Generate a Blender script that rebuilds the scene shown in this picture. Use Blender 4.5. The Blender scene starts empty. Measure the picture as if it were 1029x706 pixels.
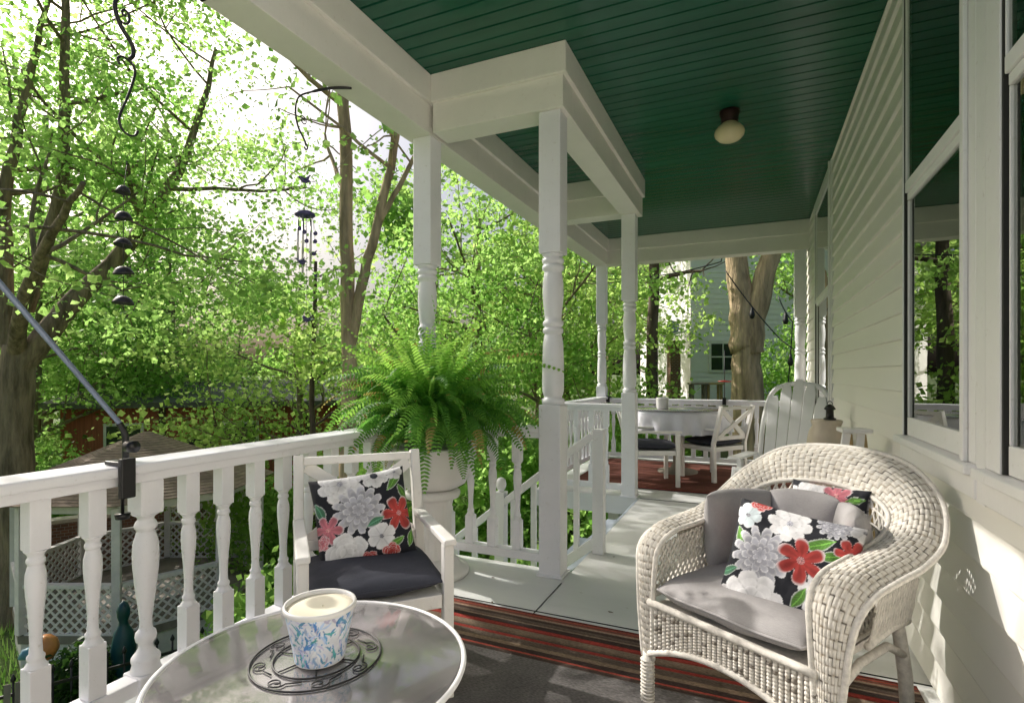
import bpy, bmesh, math, random
import numpy as np
from mathutils import Vector, Matrix, noise as mnoise

R = math.radians
scene = bpy.context.scene
col = scene.collection
rnd = random.Random(7)

# ------------------------------------------------------------------ materials
def lin(c):
    return tuple(((v/255)/12.92 if v/255 <= .04045 else ((v/255+.055)/1.055)**2.4) for v in c) + (1,)

class NT:
    def __init__(s, name):
        s.m = bpy.data.materials.new(name); s.m.use_nodes = True
        s.t = s.m.node_tree; s.n = s.t.nodes; s.n.clear()
        s.out = s.n.new('ShaderNodeOutputMaterial')
    def add(s, typ, **kw):
        n = s.n.new(typ)
        for k, v in kw.items():
            if k in n.inputs: n.inputs[k].default_value = v
            else: setattr(n, k, v)
        return n
    def link(s, a, b): s.t.links.new(a, b)
    def ramp(s, fac, stops):
        r = s.n.new('ShaderNodeValToRGB'); e = r.color_ramp.elements
        while len(e) < len(stops): e.new(.5)
        for i, (p, c) in enumerate(stops):
            e[i].position = p; e[i].color = c if len(c) == 4 else tuple(c)+(1,)
        s.link(fac, r.inputs[0]); return r
    def noise(s, scale, detail=4, rough=.55, vec=None, scl=None):
        n = s.n.new('ShaderNodeTexNoise'); n.inputs['Scale'].default_value = scale
        n.inputs['Detail'].default_value = detail; n.inputs['Roughness'].default_value = rough
        if vec is None:
            tc = s.n.new('ShaderNodeTexCoord'); vec = tc.outputs['Object']
        if scl:
            mp = s.n.new('ShaderNodeMapping'); mp.inputs['Scale'].default_value = scl
            s.link(vec, mp.inputs['Vector']); vec = mp.outputs['Vector']
        s.link(vec, n.inputs['Vector']); return n
    def bsdf(s, **kw):
        b = s.add('ShaderNodeBsdfPrincipled', **kw); s.link(b.outputs[0], s.out.inputs[0]); return b
    def bump(s, height, strength=.2, dist=.01):
        b = s.n.new('ShaderNodeBump'); b.inputs['Strength'].default_value = strength
        b.inputs['Distance'].default_value = dist; s.link(height, b.inputs['Height']); return b

def mat_plain(name, c, rough=.5, var=.12, scale=6, bump=.08, metal=0, spec=.5, bscale=60, scl=None, bdist=.004):
    t = NT(name); b = t.bsdf(Roughness=rough, Metallic=metal)
    b.inputs['Specular IOR Level'].default_value = spec
    n = t.noise(scale, 5, .6, scl=scl)
    lo = tuple(v*(1-var) for v in c[:3]); hi = tuple(min(1, v*(1+var)) for v in c[:3])
    r = t.ramp(n.outputs['Fac'], [(.3, lo), (.7, hi)])
    t.link(r.outputs[0], b.inputs['Base Color'])
    if bump:
        n2 = t.noise(bscale, 3, .6, scl=scl); bp = t.bump(n2.outputs['Fac'], bump, bdist); t.link(bp.outputs[0], b.inputs['Normal'])
    rr = t.ramp(n.outputs['Fac'], [(.2, (rough*.85,)*3), (.8, (min(1, rough*1.2),)*3)]); t.link(rr.outputs[0], b.inputs['Roughness'])
    return t.m

def mat_white_paint(name, base, dirt, rough=.42):
    t = NT(name); b = t.bsdf(Roughness=rough)
    n = t.noise(3.5, 6, .65); n2 = t.noise(38, 4, .7)
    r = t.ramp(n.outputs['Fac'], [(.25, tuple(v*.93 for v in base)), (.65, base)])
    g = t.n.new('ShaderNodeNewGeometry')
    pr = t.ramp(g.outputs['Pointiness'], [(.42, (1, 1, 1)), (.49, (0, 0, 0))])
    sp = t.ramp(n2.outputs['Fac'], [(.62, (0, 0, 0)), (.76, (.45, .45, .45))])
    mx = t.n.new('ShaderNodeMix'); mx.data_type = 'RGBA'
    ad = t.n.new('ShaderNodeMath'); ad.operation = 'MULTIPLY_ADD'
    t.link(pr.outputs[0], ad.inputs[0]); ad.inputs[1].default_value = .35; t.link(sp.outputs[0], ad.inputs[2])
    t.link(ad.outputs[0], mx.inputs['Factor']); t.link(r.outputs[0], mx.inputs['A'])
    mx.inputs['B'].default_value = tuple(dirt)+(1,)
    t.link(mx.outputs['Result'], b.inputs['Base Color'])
    n3 = t.noise(90, 4, .65, scl=(1, 1, .06)); ad2 = t.n.new('ShaderNodeMath'); ad2.operation = 'MULTIPLY_ADD'
    t.link(n3.outputs['Fac'], ad2.inputs[0]); ad2.inputs[1].default_value = 1.4; t.link(n2.outputs['Fac'], ad2.inputs[2])
    bp = t.bump(ad2.outputs[0], .16, .003); t.link(bp.outputs[0], b.inputs['Normal'])
    rr = t.ramp(n3.outputs['Fac'], [(.3, (rough*.75,)*3), (.7, (min(1, rough*1.35),)*3)]); t.link(rr.outputs[0], b.inputs['Roughness'])
    return t.m

def mat_attr(name, attr='tint', rough=.7, bump=None, weave=None):
    t = NT(name); b = t.bsdf(Roughness=rough)
    a = t.add('ShaderNodeAttribute', attribute_name=attr)
    n = t.noise(40, 4, .6); r = t.ramp(n.outputs['Fac'], [(.3, (.86,)*3), (.7, (1.05,)*3)])
    mx = t.n.new('ShaderNodeMix'); mx.data_type = 'RGBA'; mx.blend_type = 'MULTIPLY'; mx.inputs['Factor'].default_value = 1
    t.link(a.outputs['Color'], mx.inputs['A']); t.link(r.outputs[0], mx.inputs['B'])
    t.link(mx.outputs['Result'], b.inputs['Base Color'])
    if bump:
        n2 = t.noise(bump, 2, .5); bp = t.bump(n2.outputs['Fac'], .25, .003); t.link(bp.outputs[0], b.inputs['Normal'])
    return t.m

def mat_leaf(name, lo, hi, tlo, thi, trans=.5, rough=.5, dry=None):
    t = NT(name)
    a = t.add('ShaderNodeAttribute', attribute_name='tint')
    sp = t.n.new('ShaderNodeSeparateColor'); t.link(a.outputs['Color'], sp.inputs[0])
    r = t.ramp(sp.outputs[0], [(0, lo), (1, hi)]); r2 = t.ramp(sp.outputs[0], [(0, tlo), (1, thi)])
    if dry:
        r = t.ramp(sp.outputs[0], [(0, lo), (.88, hi), (.97, dry)]); r2 = t.ramp(sp.outputs[0], [(0, tlo), (.88, thi), (.97, dry)])
    d = t.add('ShaderNodeBsdfPrincipled', Roughness=rough); t.link(r.outputs[0], d.inputs['Base Color'])
    d.inputs['Specular IOR Level'].default_value = .35
    tr = t.n.new('ShaderNodeBsdfTranslucent'); t.link(r2.outputs[0], tr.inputs['Color'])
    mx = t.n.new('ShaderNodeMixShader'); mx.inputs[0].default_value = trans
    t.link(d.outputs[0], mx.inputs[1]); t.link(tr.outputs[0], mx.inputs[2]); t.link(mx.outputs[0], t.out.inputs[0])
    return t.m

def mat_fabric(name, c, var=.15, thread=420, rough=.9, bump=.35):
    t = NT(name); b = t.bsdf(Roughness=rough)
    b.inputs['Specular IOR Level'].default_value = .2
    n = t.noise(9, 5, .6); n2 = t.noise(thread, 2, .6, scl=(1, 1, .25)); n3 = t.noise(thread, 2, .6, scl=(.25, .25, 1))
    m = t.n.new('ShaderNodeMath'); m.operation = 'ADD'; t.link(n2.outputs['Fac'], m.inputs[0]); t.link(n3.outputs['Fac'], m.inputs[1])
    m2 = t.n.new('ShaderNodeMath'); m2.operation = 'MULTIPLY_ADD'; t.link(m.outputs[0], m2.inputs[0]); m2.inputs[1].default_value = .35
    t.link(n.outputs['Fac'], m2.inputs[2])
    r = t.ramp(m2.outputs[0], [(.55, tuple(v*(1-var) for v in c)), (1.0, tuple(v*(1+var) for v in c))])
    t.link(r.outputs[0], b.inputs['Base Color'])
    bp = t.bump(m.outputs[0], bump, .002); t.link(bp.outputs[0], b.inputs['Normal'])
    return t.m

M = {}
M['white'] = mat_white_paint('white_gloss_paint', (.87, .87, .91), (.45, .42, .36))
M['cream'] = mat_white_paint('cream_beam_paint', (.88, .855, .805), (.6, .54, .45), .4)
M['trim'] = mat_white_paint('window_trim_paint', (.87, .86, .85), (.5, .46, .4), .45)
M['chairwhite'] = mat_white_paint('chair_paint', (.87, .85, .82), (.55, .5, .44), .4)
M['farwhite'] = mat_plain('aged_white_paint', (.86, .81, .79), .6, .10)
M['siding'] = mat_plain('cream_siding', (.84, .82, .765), .5, .05, 2.0, .05, bscale=25, scl=(1, .12, 1))
M['black'] = mat_plain('black_iron', (.014, .014, .016), .45, .3, 12, .2)
M['blackplastic'] = mat_plain('black_plastic', (.006, .006, .007), .4, .2)
M['steel'] = mat_plain('blue_grey_steel', (.20, .24, .34), .35, .15, 10, .05, metal=.3)
M['alu'] = mat_plain('chime_aluminium', (.62, .62, .62), .3, .1, metal=.85)
M['purple'] = mat_plain('violet_enamel', (.06, .055, .16), .4, .2)
M['jamb'] = mat_plain('dark_jamb', (.03, .028, .026), .5, .2)
M['charcoal'] = mat_fabric('charcoal_fabric', (.055, .058, .075))
M['greyfab'] = mat_fabric('grey_cushion_fabric', (.37, .355, .355), .12)
M['cloth'] = mat_fabric('white_tablecloth', (.75, .75, .82), .06)
M['curtain'] = mat_fabric('white_curtain', (.8, .8, .8), .06)
M['floral'] = mat_attr('floral_print', rough=.85, bump=300)
M['potprint'] = mat_attr('blue_leaf_print', rough=.35)
M['wax'] = mat_plain('cream_wax', (.82, .77, .62), .4, .04)
M['pink'] = mat_attr('pink_print', rough=.85)
M['pot'] = mat_plain('white_glazed_pot', (.78, .77, .76), .3, .04)
M['plastic'] = mat_plain('white_resin', (.86, .86, .87), .45, .05, 5, .1)
M['tan'] = mat_plain('tan_ceramic', (.55, .47, .38), .5, .12)
M['bark'] = mat_plain('grey_brown_bark', (.27, .215, .15), .9, .6, 9, 1.0, bscale=22, scl=(1, 1, .16), bdist=.05, spec=.1)
M['bark2'] = mat_plain('sunlit_tan_bark', (.50, .385, .25), .9, .5, 9, 1.0, bscale=20, scl=(1, 1, .15), bdist=.05, spec=.1)  # tan raised so the colour carries sunlight on the trunks
M['barkd'] = mat_plain('dark_bark', (.13, .10, .08), .9, .5, 9, 1.0, bscale=20, scl=(1, 1, .2), bdist=.04, spec=.1)
M['leafA'] = mat_leaf('maple_leaf', (.05, .14, .02), (.24, .36, .07), (.24, .56, .08), (.66, .92, .30), .68)
M['leafB'] = mat_leaf('deep_leaf', (.035, .12, .024), (.18, .32, .07), (.22, .50, .08), (.60, .86, .24), .66)
M['leafC'] = mat_leaf('lime_leaf', (.09, .18, .03), (.30, .40, .08), (.36, .64, .10), (.74, .94, .32), .67)
M['fern'] = mat_leaf('fern_leaf', (.02, .11, .025), (.13, .36, .05), (.13, .42, .06), (.46, .76, .13), .5, .5, (.40, .32, .10))
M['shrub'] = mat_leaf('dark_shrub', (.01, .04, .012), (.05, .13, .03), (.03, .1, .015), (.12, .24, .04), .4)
M['teal'] = mat_plain('teal_glaze', (.008, .06, .075), .3, .2)
M['orange'] = mat_plain('orange_glaze', (.6, .25, .08), .3, .2)
M['blueg'] = mat_plain('blue_glaze', (.1, .28, .36), .3, .2)
M['woodg'] = mat_plain('weathered_wood', (.26, .23, .19), .8, .3, 6, .4, scl=(1, 1, .2))
M['woody'] = mat_plain('yellow_wood', (.45, .33, .16), .7, .25)
M['redwood'] = mat_plain('red_barn_paint', (.42, .12, .075), .8, .3, 4, .3, scl=(6, 6, .3))
M['roofgrey'] = mat_plain('grey_roof', (.16, .155, .15), .9, .25, 9, .4)
M['darkglass'] = mat_plain('dark_glass', (.03, .04, .035), .08, .2, bump=0)
M['gold'] = mat_plain('fixture_bronze', (.035, .012, .012), .4, .2, metal=.4)
M['redpl'] = mat_plain('red_plastic', (.5, .03, .02), .4, .1)
M['room'] = mat_plain('dim_room', (.55, .53, .48), .9, .1)
M['stair'] = mat_plain('pale_blue_grey_paint', (.52, .58, .66), .45, .06, 4, .08, scl=(1, .15, 1))

def mat_floor():
    t = NT('porch_floor_paint'); b = t.bsdf(Roughness=.36)
    tc = t.n.new('ShaderNodeTexCoord')
    n = t.noise(2.2, 6, .62, scl=(.35, 1, 1)); n2 = t.noise(70, 4, .65, scl=(.1, 1, 1)); n3 = t.noise(24, 3, .5)
    r = t.ramp(n.outputs['Fac'], [(.3, (.66, .67, .66)), (.55, (.75, .76, .75)), (.75, (.80, .80, .78))])
    sp = t.ramp(n3.outputs['Fac'], [(.70, (0, 0, 0)), (.78, (.6, .6, .6))])
    mx = t.n.new('ShaderNodeMix'); mx.data_type = 'RGBA'; t.link(sp.outputs[0], mx.inputs['Factor'])
    t.link(r.outputs[0], mx.inputs['A']); mx.inputs['B'].default_value = (.33, .32, .29, 1)
    t.link(mx.outputs['Result'], b.inputs['Base Color'])
    bp = t.bump(n2.outputs['Fac'], .10, .004); t.link(bp.outputs[0], b.inputs['Normal'])
    rr = t.ramp(n.outputs['Fac'], [(.3, (.28,)*3), (.7, (.48,)*3)]); t.link(rr.outputs[0], b.inputs['Roughness'])
    return t.m
M['floor'] = mat_floor()

def mat_ceiling():
    t = NT('dark_green_board_paint'); b = t.bsdf(Roughness=.24)
    n = t.noise(5, 5, .6, scl=(.15, 1, 1)); n2 = t.noise(90, 3, .6, scl=(.05, 1, 1))
    r = t.ramp(n.outputs['Fac'], [(.3, (.010, .088, .052)), (.7, (.020, .132, .080))])
    t.link(r.outputs[0], b.inputs['Base Color'])
    bp = t.bump(n2.outputs['Fac'], .15, .003); t.link(bp.outputs[0], b.inputs['Normal'])
    return t.m
M['ceiling'] = mat_ceiling()

def mat_rug():
    t = NT('striped_woven_rug'); b = t.bsdf(Roughness=.95); b.inputs['Specular IOR Level'].default_value = .15
    a = t.add('ShaderNodeAttribute', attribute_name='tint')
    n = t.noise(220, 2, .6, scl=(.35, 1, 1)); n2 = t.noise(6, 4, .6)
    r = t.ramp(n.outputs['Fac'], [(.3, (.62,)*3), (.7, (1.3,)*3)]); r2 = t.ramp(n2.outputs['Fac'], [(.3, (.8,)*3), (.7, (1.15,)*3)])
    m1 = t.n.new('ShaderNodeMix'); m1.data_type = 'RGBA'; m1.blend_type = 'MULTIPLY'; m1.inputs['Factor'].default_value = 1
    m2 = t.n.new('ShaderNodeMix'); m2.data_type = 'RGBA'; m2.blend_type = 'MULTIPLY'; m2.inputs['Factor'].default_value = 1
    t.link(a.outputs['Color'], m1.inputs['A']); t.link(r.outputs[0], m1.inputs['B'])
    t.link(m1.outputs['Result'], m2.inputs['A']); t.link(r2.outputs[0], m2.inputs['B'])
    t.link(m2.outputs['Result'], b.inputs['Base Color'])
    bp = t.bump(n.outputs['Fac'], .6, .004); t.link(bp.outputs[0], b.inputs['Normal'])
    return t.m
M['rug'] = mat_rug()

def mat_glass_top():
    t = NT('hazy_table_glass')
    tr = t.add('ShaderNodeBsdfTransparent'); tr.inputs[0].default_value = (.80, .77, .78, 1)
    df = t.add('ShaderNodeBsdfDiffuse'); df.inputs[0].default_value = (.80, .76, .76, 1)
    n = t.noise(14, 5, .6); rr = t.ramp(n.outputs['Fac'], [(.3, (.03,)*3), (.75, (.16,)*3)])
    gl = t.add('ShaderNodeBsdfGlossy'); t.link(rr.outputs[0], gl.inputs['Roughness'])
    m1 = t.n.new('ShaderNodeMixShader'); m1.inputs[0].default_value = .27
    t.link(tr.outputs[0], m1.inputs[1]); t.link(df.outputs[0], m1.inputs[2])
    fr = t.add('ShaderNodeFresnel', IOR=1.62); m2 = t.n.new('ShaderNodeMixShader')
    mp = t.n.new('ShaderNodeMath'); mp.operation = 'MULTIPLY_ADD'; t.link(fr.outputs[0], mp.inputs[0]); mp.inputs[1].default_value = 1.3; mp.inputs[2].default_value = .10
    t.link(mp.outputs[0], m2.inputs[0]); t.link(m1.outputs[0], m2.inputs[1]); t.link(gl.outputs[0], m2.inputs[2])
    t.link(m2.outputs[0], t.out.inputs[0]); return t.m
M['tableglass'] = mat_glass_top()

def mat_pane():
    t = NT('window_glass')
    tr = t.add('ShaderNodeBsdfTransparent'); tr.inputs[0].default_value = (.75, .78, .76, 1)
    gl = t.add('ShaderNodeBsdfGlossy', Roughness=.0); gl.inputs[0].default_value = (.9, .92, .9, 1)
    fr = t.add('ShaderNodeFresnel', IOR=2.5); m2 = t.n.new('ShaderNodeMixShader')
    n = t.noise(3, 2, .5); bp = t.bump(n.outputs['Fac'], .03, .01); t.link(bp.outputs[0], gl.inputs['Normal'])
    mp = t.n.new('ShaderNodeMath'); mp.operation = 'MULTIPLY_ADD'; mp.use_clamp = True; t.link(fr.outputs[0], mp.inputs[0]); mp.inputs[1].default_value = 1.35; mp.inputs[2].default_value = .05
    t.link(mp.outputs[0], m2.inputs[0]); t.link(tr.outputs[0], m2.inputs[1]); t.link(gl.outputs[0], m2.inputs[2])
    t.link(m2.outputs[0], t.out.inputs[0]); return t.m
M['pane'] = mat_pane()

def mat_brick(name, c1, c2, mortar, scale):
    t = NT(name); b = t.bsdf(Roughness=.9)
    tc = t.n.new('ShaderNodeTexCoord'); br = t.n.new('ShaderNodeTexBrick')
    mp = t.n.new('ShaderNodeMapping'); mp.inputs['Rotation'].default_value = (R(90), 0, 0)
    t.link(tc.outputs['Object'], mp.inputs['Vector']); t.link(mp.outputs['Vector'], br.inputs['Vector'])
    br.inputs['Scale'].default_value = scale; br.inputs['Color1'].default_value = c1+(1,); br.inputs['Color2'].default_value = c2+(1,); br.inputs['Mortar'].default_value = mortar+(1,)
    t.link(br.outputs['Color'], b.inputs['Base Color']); return t.m
M['brick'] = mat_brick('garden_brick', (.24, .11, .07), (.17, .08, .055), (.3, .27, .24), 4.5)

def mat_shingle():
    t = NT('brown_shingles'); b = t.bsdf(Roughness=.95)
    n = t.noise(7, 5, .65); n2 = t.noise(50, 3, .6)
    r = t.ramp(n.outputs['Fac'], [(.3, (.16, .12, .09)), (.55, (.25, .185, .14)), (.75, (.32, .25, .19))]); t.link(r.outputs[0], b.inputs['Base Color'])
    bp = t.bump(n2.outputs['Fac'], .5, .01); t.link(bp.outputs[0], b.inputs['Normal']); return t.m
M['shingle'] = mat_shingle()

def mat_ground():
    t = NT('lawn_and_soil'); b = t.bsdf(Roughness=.95)
    n = t.noise(.45, 6, .62); n2 = t.noise(9, 5, .7)
    r = t.ramp(n.outputs['Fac'], [(.32, (.12, .095, .065)), (.45, (.09, .14, .04)), (.6, (.13, .20, .05)), (.75, (.18, .25, .07))])
    r2 = t.ramp(n2.outputs['Fac'], [(.3, (.55,)*3), (.7, (1.3,)*3)])
    mx = t.n.new('ShaderNodeMix'); mx.data_type = 'RGBA'; mx.blend_type = 'MULTIPLY'; mx.inputs['Factor'].default_value = 1
    t.link(r.outputs[0], mx.inputs['A']); t.link(r2.outputs[0], mx.inputs['B']); t.link(mx.outputs['Result'], b.inputs['Base Color'])
    bp = t.bump(n2.outputs['Fac'], .8, .05); t.link(bp.outputs[0], b.inputs['Normal']); return t.m
M['ground'] = mat_ground()

def mat_wicker():
    t = NT('weathered_white_wicker'); b = t.bsdf(Roughness=.78); b.inputs['Specular IOR Level'].default_value = .2
    a = t.add('ShaderNodeAttribute', attribute_name='tint')
    n = t.noise(55, 5, .7); r = t.ramp(n.outputs['Fac'], [(.30, (.55, .49, .40)), (.42, (.88, .86, .82)), (.7, (1.05, 1.05, 1.05))])
    mx = t.n.new('ShaderNodeMix'); mx.data_type = 'RGBA'; mx.blend_type = 'MULTIPLY'; mx.inputs['Factor'].default_value = 1
    t.link(a.outputs['Color'], mx.inputs['A']); t.link(r.outputs[0], mx.inputs['B']); t.link(mx.outputs['Result'], b.inputs['Base Color'])
    n2 = t.noise(140, 3, .6); bp = t.bump(n2.outputs['Fac'], .25, .003); t.link(bp.outputs[0], b.inputs['Normal']); return t.m
M['wicker'] = mat_wicker()
M['wickerstrand'] = mat_plain('wicker_strand', (.72, .685, .62), .75, .18, 60, .3)
M['lampglass'] = mat_plain('opal_glass', (.78, .66, .42), .2, .05, bump=0)

# ------------------------------------------------------------------ mesh builder
class MB:
    def __init__(s): s.v = []; s.f = []; s.c = []; s.smooth = []
    def addv(s, vs, fs, smooth=False, color=None):
        o = len(s.v); s.v += [tuple(p) for p in vs]; s.f += [tuple(o+i for i in f) for f in fs]
        s.smooth += [smooth]*len(fs)
        if color is not None: s.c += [color]*len(vs) if not isinstance(color, list) else color
        return s
    def box(s, c, d, rot=None, color=None):
        x, y, z = d[0]/2, d[1]/2, d[2]/2
        vs = [Vector((sx*x, sy*y, sz*z)) for sz in (-1, 1) for sy in (-1, 1) for sx in (-1, 1)]
        if rot is not None:
            m = rot if isinstance(rot, Matrix) else Matrix.Rotation(rot, 3, 'Z'); vs = [m @ p for p in vs]
        c = Vector(c)
        return s.addv([p+c for p in vs], [(0, 2, 3, 1), (4, 5, 7, 6), (0, 1, 5, 4), (2, 6, 7, 3), (0, 4, 6, 2), (1, 3, 7, 5)], color=color)
    def bx(s, x0, x1, y0, y1, z0, z1): return s.box(((x0+x1)/2, (y0+y1)/2, (z0+z1)/2), (x1-x0, y1-y0, z1-z0))
    def bar(s, a, b, w, h=None, up=(0, 0, 1)):
        a = Vector(a); b = Vector(b); h = h or w; d = (b-a); L = d.length; d.normalize()
        u = Vector(up); x = d.cross(u)
        if x.length < 1e-4: x = d.cross(Vector((1, 0, 0)))
        x.normalize(); z = x.cross(d).normalized()
        m = Matrix((x, d, z)).transposed()
        return s.box((a+b)/2, (w, L, h), m)
    def tube(s, pts, r, n=8, cap=True, color=None):
        pts = [Vector(p) for p in pts]; k = len(pts)
        rr = r if isinstance(r, (list, tuple)) else [r]*k
        vs = []; prev = None
        for i, p in enumerate(pts):
            t = (pts[min(i+1, k-1)]-pts[max(i-1, 0)]).normalized()
            if prev is None:
                x = t.orthogonal().normalized()
            else:
                x = (prev - t*prev.dot(t)); x = x.normalized() if x.length > 1e-5 else t.orthogonal().normalized()
            prev = x; y = t.cross(x)
            for j in range(n):
                a = 2*math.pi*j/n; vs.append(p+(x*math.cos(a)+y*math.sin(a))*rr[i])
        fs = [(i*n+j, i*n+(j+1) % n, (i+1)*n+(j+1) % n, (i+1)*n+j) for i in range(k-1) for j in range(n)]
        if cap: fs += [tuple(reversed(range(n))), tuple((k-1)*n+j for j in range(n))]
        return s.addv(vs, fs, True, color)
    def lathe(s, prof, c=(0, 0, 0), n=24, squash=1, color=None):
        vs = [(c[0]+r*math.cos(2*math.pi*j/n), c[1]+squash*r*math.sin(2*math.pi*j/n), c[2]+z) for r, z in prof for j in range(n)]
        k = len(prof)
        fs = [(i*n+j, i*n+(j+1) % n, (i+1)*n+(j+1) % n, (i+1)*n+j) for i in range(k-1) for j in range(n)]
        fs += [tuple(reversed(range(n))), tuple((k-1)*n+j for j in range(n))]
        return s.addv(vs, fs, True, color)
    def grid(s, fn, nu, nv, cfn=None, smooth=True, wrapu=False):
        vs = []; cs = []
        for i in range(nu+1):
            for j in range(nv+1):
                vs.append(fn(i/nu, j/nv))
                if cfn: cs.append(cfn(i/nu, j/nv))
        fs = [(i*(nv+1)+j, (i+1)*(nv+1)+j, (i+1)*(nv+1)+j+1, i*(nv+1)+j+1) for i in range(nu) for j in range(nv)]
        return s.addv(vs, fs, smooth, cs if cfn else None)
    def build(s, name, mat, parent=None, off=(0, 0, 0), bevel=0, seg=2, shade=None):
        me = bpy.data.meshes.new(name)
        o = off
        me.from_pydata([(p[0]-o[0], p[1]-o[1], p[2]-o[2]) for p in s.v], [], s.f)
        me.polygons.foreach_set('use_smooth', s.smooth if shade is None else [shade]*len(s.f))
        if s.c:
            at = me.color_attributes.new('tint', 'FLOAT_COLOR', 'POINT')
            at.data.foreach_set('color', np.array([tuple(c[:3])+(1,) for c in s.c], dtype=np.float32).ravel())
        me.update()
        ob = bpy.data.objects.new(name, me); me.materials.append(M[mat] if isinstance(mat, str) else mat)
        col.objects.link(ob)
        if parent: ob.parent = parent
        if bevel:
            b = ob.modifiers.new('bevel', 'BEVEL'); b.width = bevel; b.segments = seg; b.limit_method = 'ANGLE'; b.angle_limit = R(40)
        return ob

def np_mesh(name, V, F, mat, parent=None, tint=None, smooth=False):
    """V (n,3) float array, F (m,k) int array"""
    me = bpy.data.meshes.new(name); n, m, k = len(V), len(F), F.shape[1]
    me.vertices.add(n); me.vertices.foreach_set('co', V.astype(np.float32).ravel())
    me.loops.add(m*k); me.loops.foreach_set('vertex_index', F.astype(np.int32).ravel())
    me.polygons.add(m); me.polygons.foreach_set('loop_start', np.arange(0, m*k, k, dtype=np.int32))
    me.polygons.foreach_set('use_smooth', np.full(m, smooth))
    if tint is not None:
        at = me.color_attributes.new('tint', 'FLOAT_COLOR', 'POINT'); at.data.foreach_set('color', np.c_[tint, np.ones(n)].astype(np.float32).ravel())
    me.update(); me.validate()
    ob = bpy.data.objects.new(name, me); me.materials.append(M[mat]); col.objects.link(ob)
    if parent: ob.parent = parent
    return ob

def tag(o, label, cat, group=None):
    o['label'] = label; o['category'] = cat
    if group: o['group'] = group
    return o
def thing(name, label, cat, loc=(0, 0, 0), rotz=0, group=None):
    o = bpy.data.objects.new(name, None); col.objects.link(o); o.empty_display_size = .1
    o.location = loc; o.rotation_euler = (0, 0, rotz); return tag(o, label, cat, group)
def struct(o): o['kind'] = 'structure'; return o
def dup(root, loc, rotz, label, group=None, scale=None):
    r = root.copy(); col.objects.link(r); r.location = loc; r.rotation_euler = (0, 0, rotz); r['label'] = label
    if group: r['group'] = group
    if scale: r.scale = scale
    for ch in list(root.children):
        c = ch.copy(); col.objects.link(c); c.parent = r
        for g in ch.children:
            d = g.copy(); col.objects.link(d); d.parent = c
    return r

def catmull(P, n):
    P = [Vector(p) for p in P]; out = []
    for i in range(len(P)-1):
        p0 = P[max(i-1, 0)]; p1 = P[i]; p2 = P[i+1]; p3 = P[min(i+2, len(P)-1)]
        for k in range(n):
            t = k/n
            out.append(.5*((2*p1)+(p2-p0)*t+(2*p0-5*p1+4*p2-p3)*t*t+(3*p1-p0-3*p2+p3)*t**3))
    out.append(P[-1]); return out

# ------------------------------------------------------------------ layout (metres, +Y along the house wall, +X towards the wall)
W, L, MX = .593, -1.804, -.952
Y1, Y3, Y4 = 2.832, 4.97, 7.225
ZC, ZB, ZU = 2.93, 2.586, 2.762
CAM_Z = 1.129
YB = -.9; YR = 1.40      # floor end; roof cut short out of view to let skylight in
#      # floor ends behind the camera, the shortened roof ahead of it

# ---- terrain
def ground_z(x, y):
    t = (y+.9*x-2)/15; t = max(0, min(1, t)); t = t*t*(3-2*t)
    return -2.9+3.1*t+.12*mnoise.noise(Vector((x*.3, y*.3, 0)))
def spaced(a, b, c, d, n):   # fine between b and c, coarse out to a and d
    u = list(np.linspace(b, c, n)); g = 1.0; lo = []; x = b
    while x > a: x -= g; g *= 1.5; lo.append(x)
    hi = []; x = c; g = 1.0
    while x < d: x += g; g *= 1.5; hi.append(x)
    return lo[::-1]+u+hi
gx = spaced(-400, -22, 10, 400, 60); gy = spaced(-400, -6, 26, 400, 60)
V = np.array([(x, y, ground_z(x, y)) for x in gx for y in gy]); ny = len(gy)
F = np.array([(i*ny+j, (i+1)*ny+j, (i+1)*ny+j+1, i*ny+j+1) for i in range(len(gx)-1) for j in range(ny-1)])
struct(np_mesh('ground', V, F, 'ground', smooth=True))

# ---- porch floor: boards run along Y, with a recess for the stair
b = MB()
b.bx(-1.97, MX, YB, 2.985, -.16, 0); b.bx(MX, W+.03, YB, 7.43, -.16, 0); b.bx(-1.97, MX, 5.0, 7.43, -.16, 0)
struct(b.build('porch_floor', 'floor'))
# floor joint strips (dark caulk lines between the sheets)
b = MB()
for x0, x1, y in ((-1.95, .59, 2.42),): b.bx(x0, x1, y-.0015, y+.0015, 0, .004)
b.bx(-.952, -.949, 1.0, 2.80, 0, .004); b.bx(-.3, -.297, 2.43, 5.0, 0, .004); b.bx(-.95, .59, 4.99, 4.993, 0, .004)
struct(b.build('floor_joint', 'jamb'))
b = MB()
for x in (-1.7, -.1, .55):
    for y in (-2.0, 2.6, 7.2):
        if not (x < -.9 and 2.9 < y < 5): b.bx(x-.07, x+.07, y-.07, y+.07, ground_z(x, y)-.2, -.161)
struct(b.build('porch_foundation', 'farwhite'))

# ---- ceiling boards
bp = .096; b = MB(); y = YR-.1; k = 0
while y < 7.5:
    y1 = min(y+bp, 7.5); g = .009
    def prof(x0, x1, a, c):
        zt = ZC+.03
        pts = [(a, zt), (a, ZC+.014), (a+g*.6, ZC+.012), (a+g, ZC), (c-.003, ZC), (c, ZC+.012), (c, zt)]
        n = len(pts); vs = [(x0, p[0], p[1]) for p in pts]+[(x1, p[0], p[1]) for p in pts]
        b.addv(vs, [(i, i+n, (i+1) % n+n, (i+1) % n) for i in range(n)]+[tuple(range(n)), tuple(reversed(range(n, 2*n)))])
    prof(-2.0, W+.04, y+.0008, y1-.0008); y = y1
ceil = struct(b.build('porch_ceiling', 'ceiling'))

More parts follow.
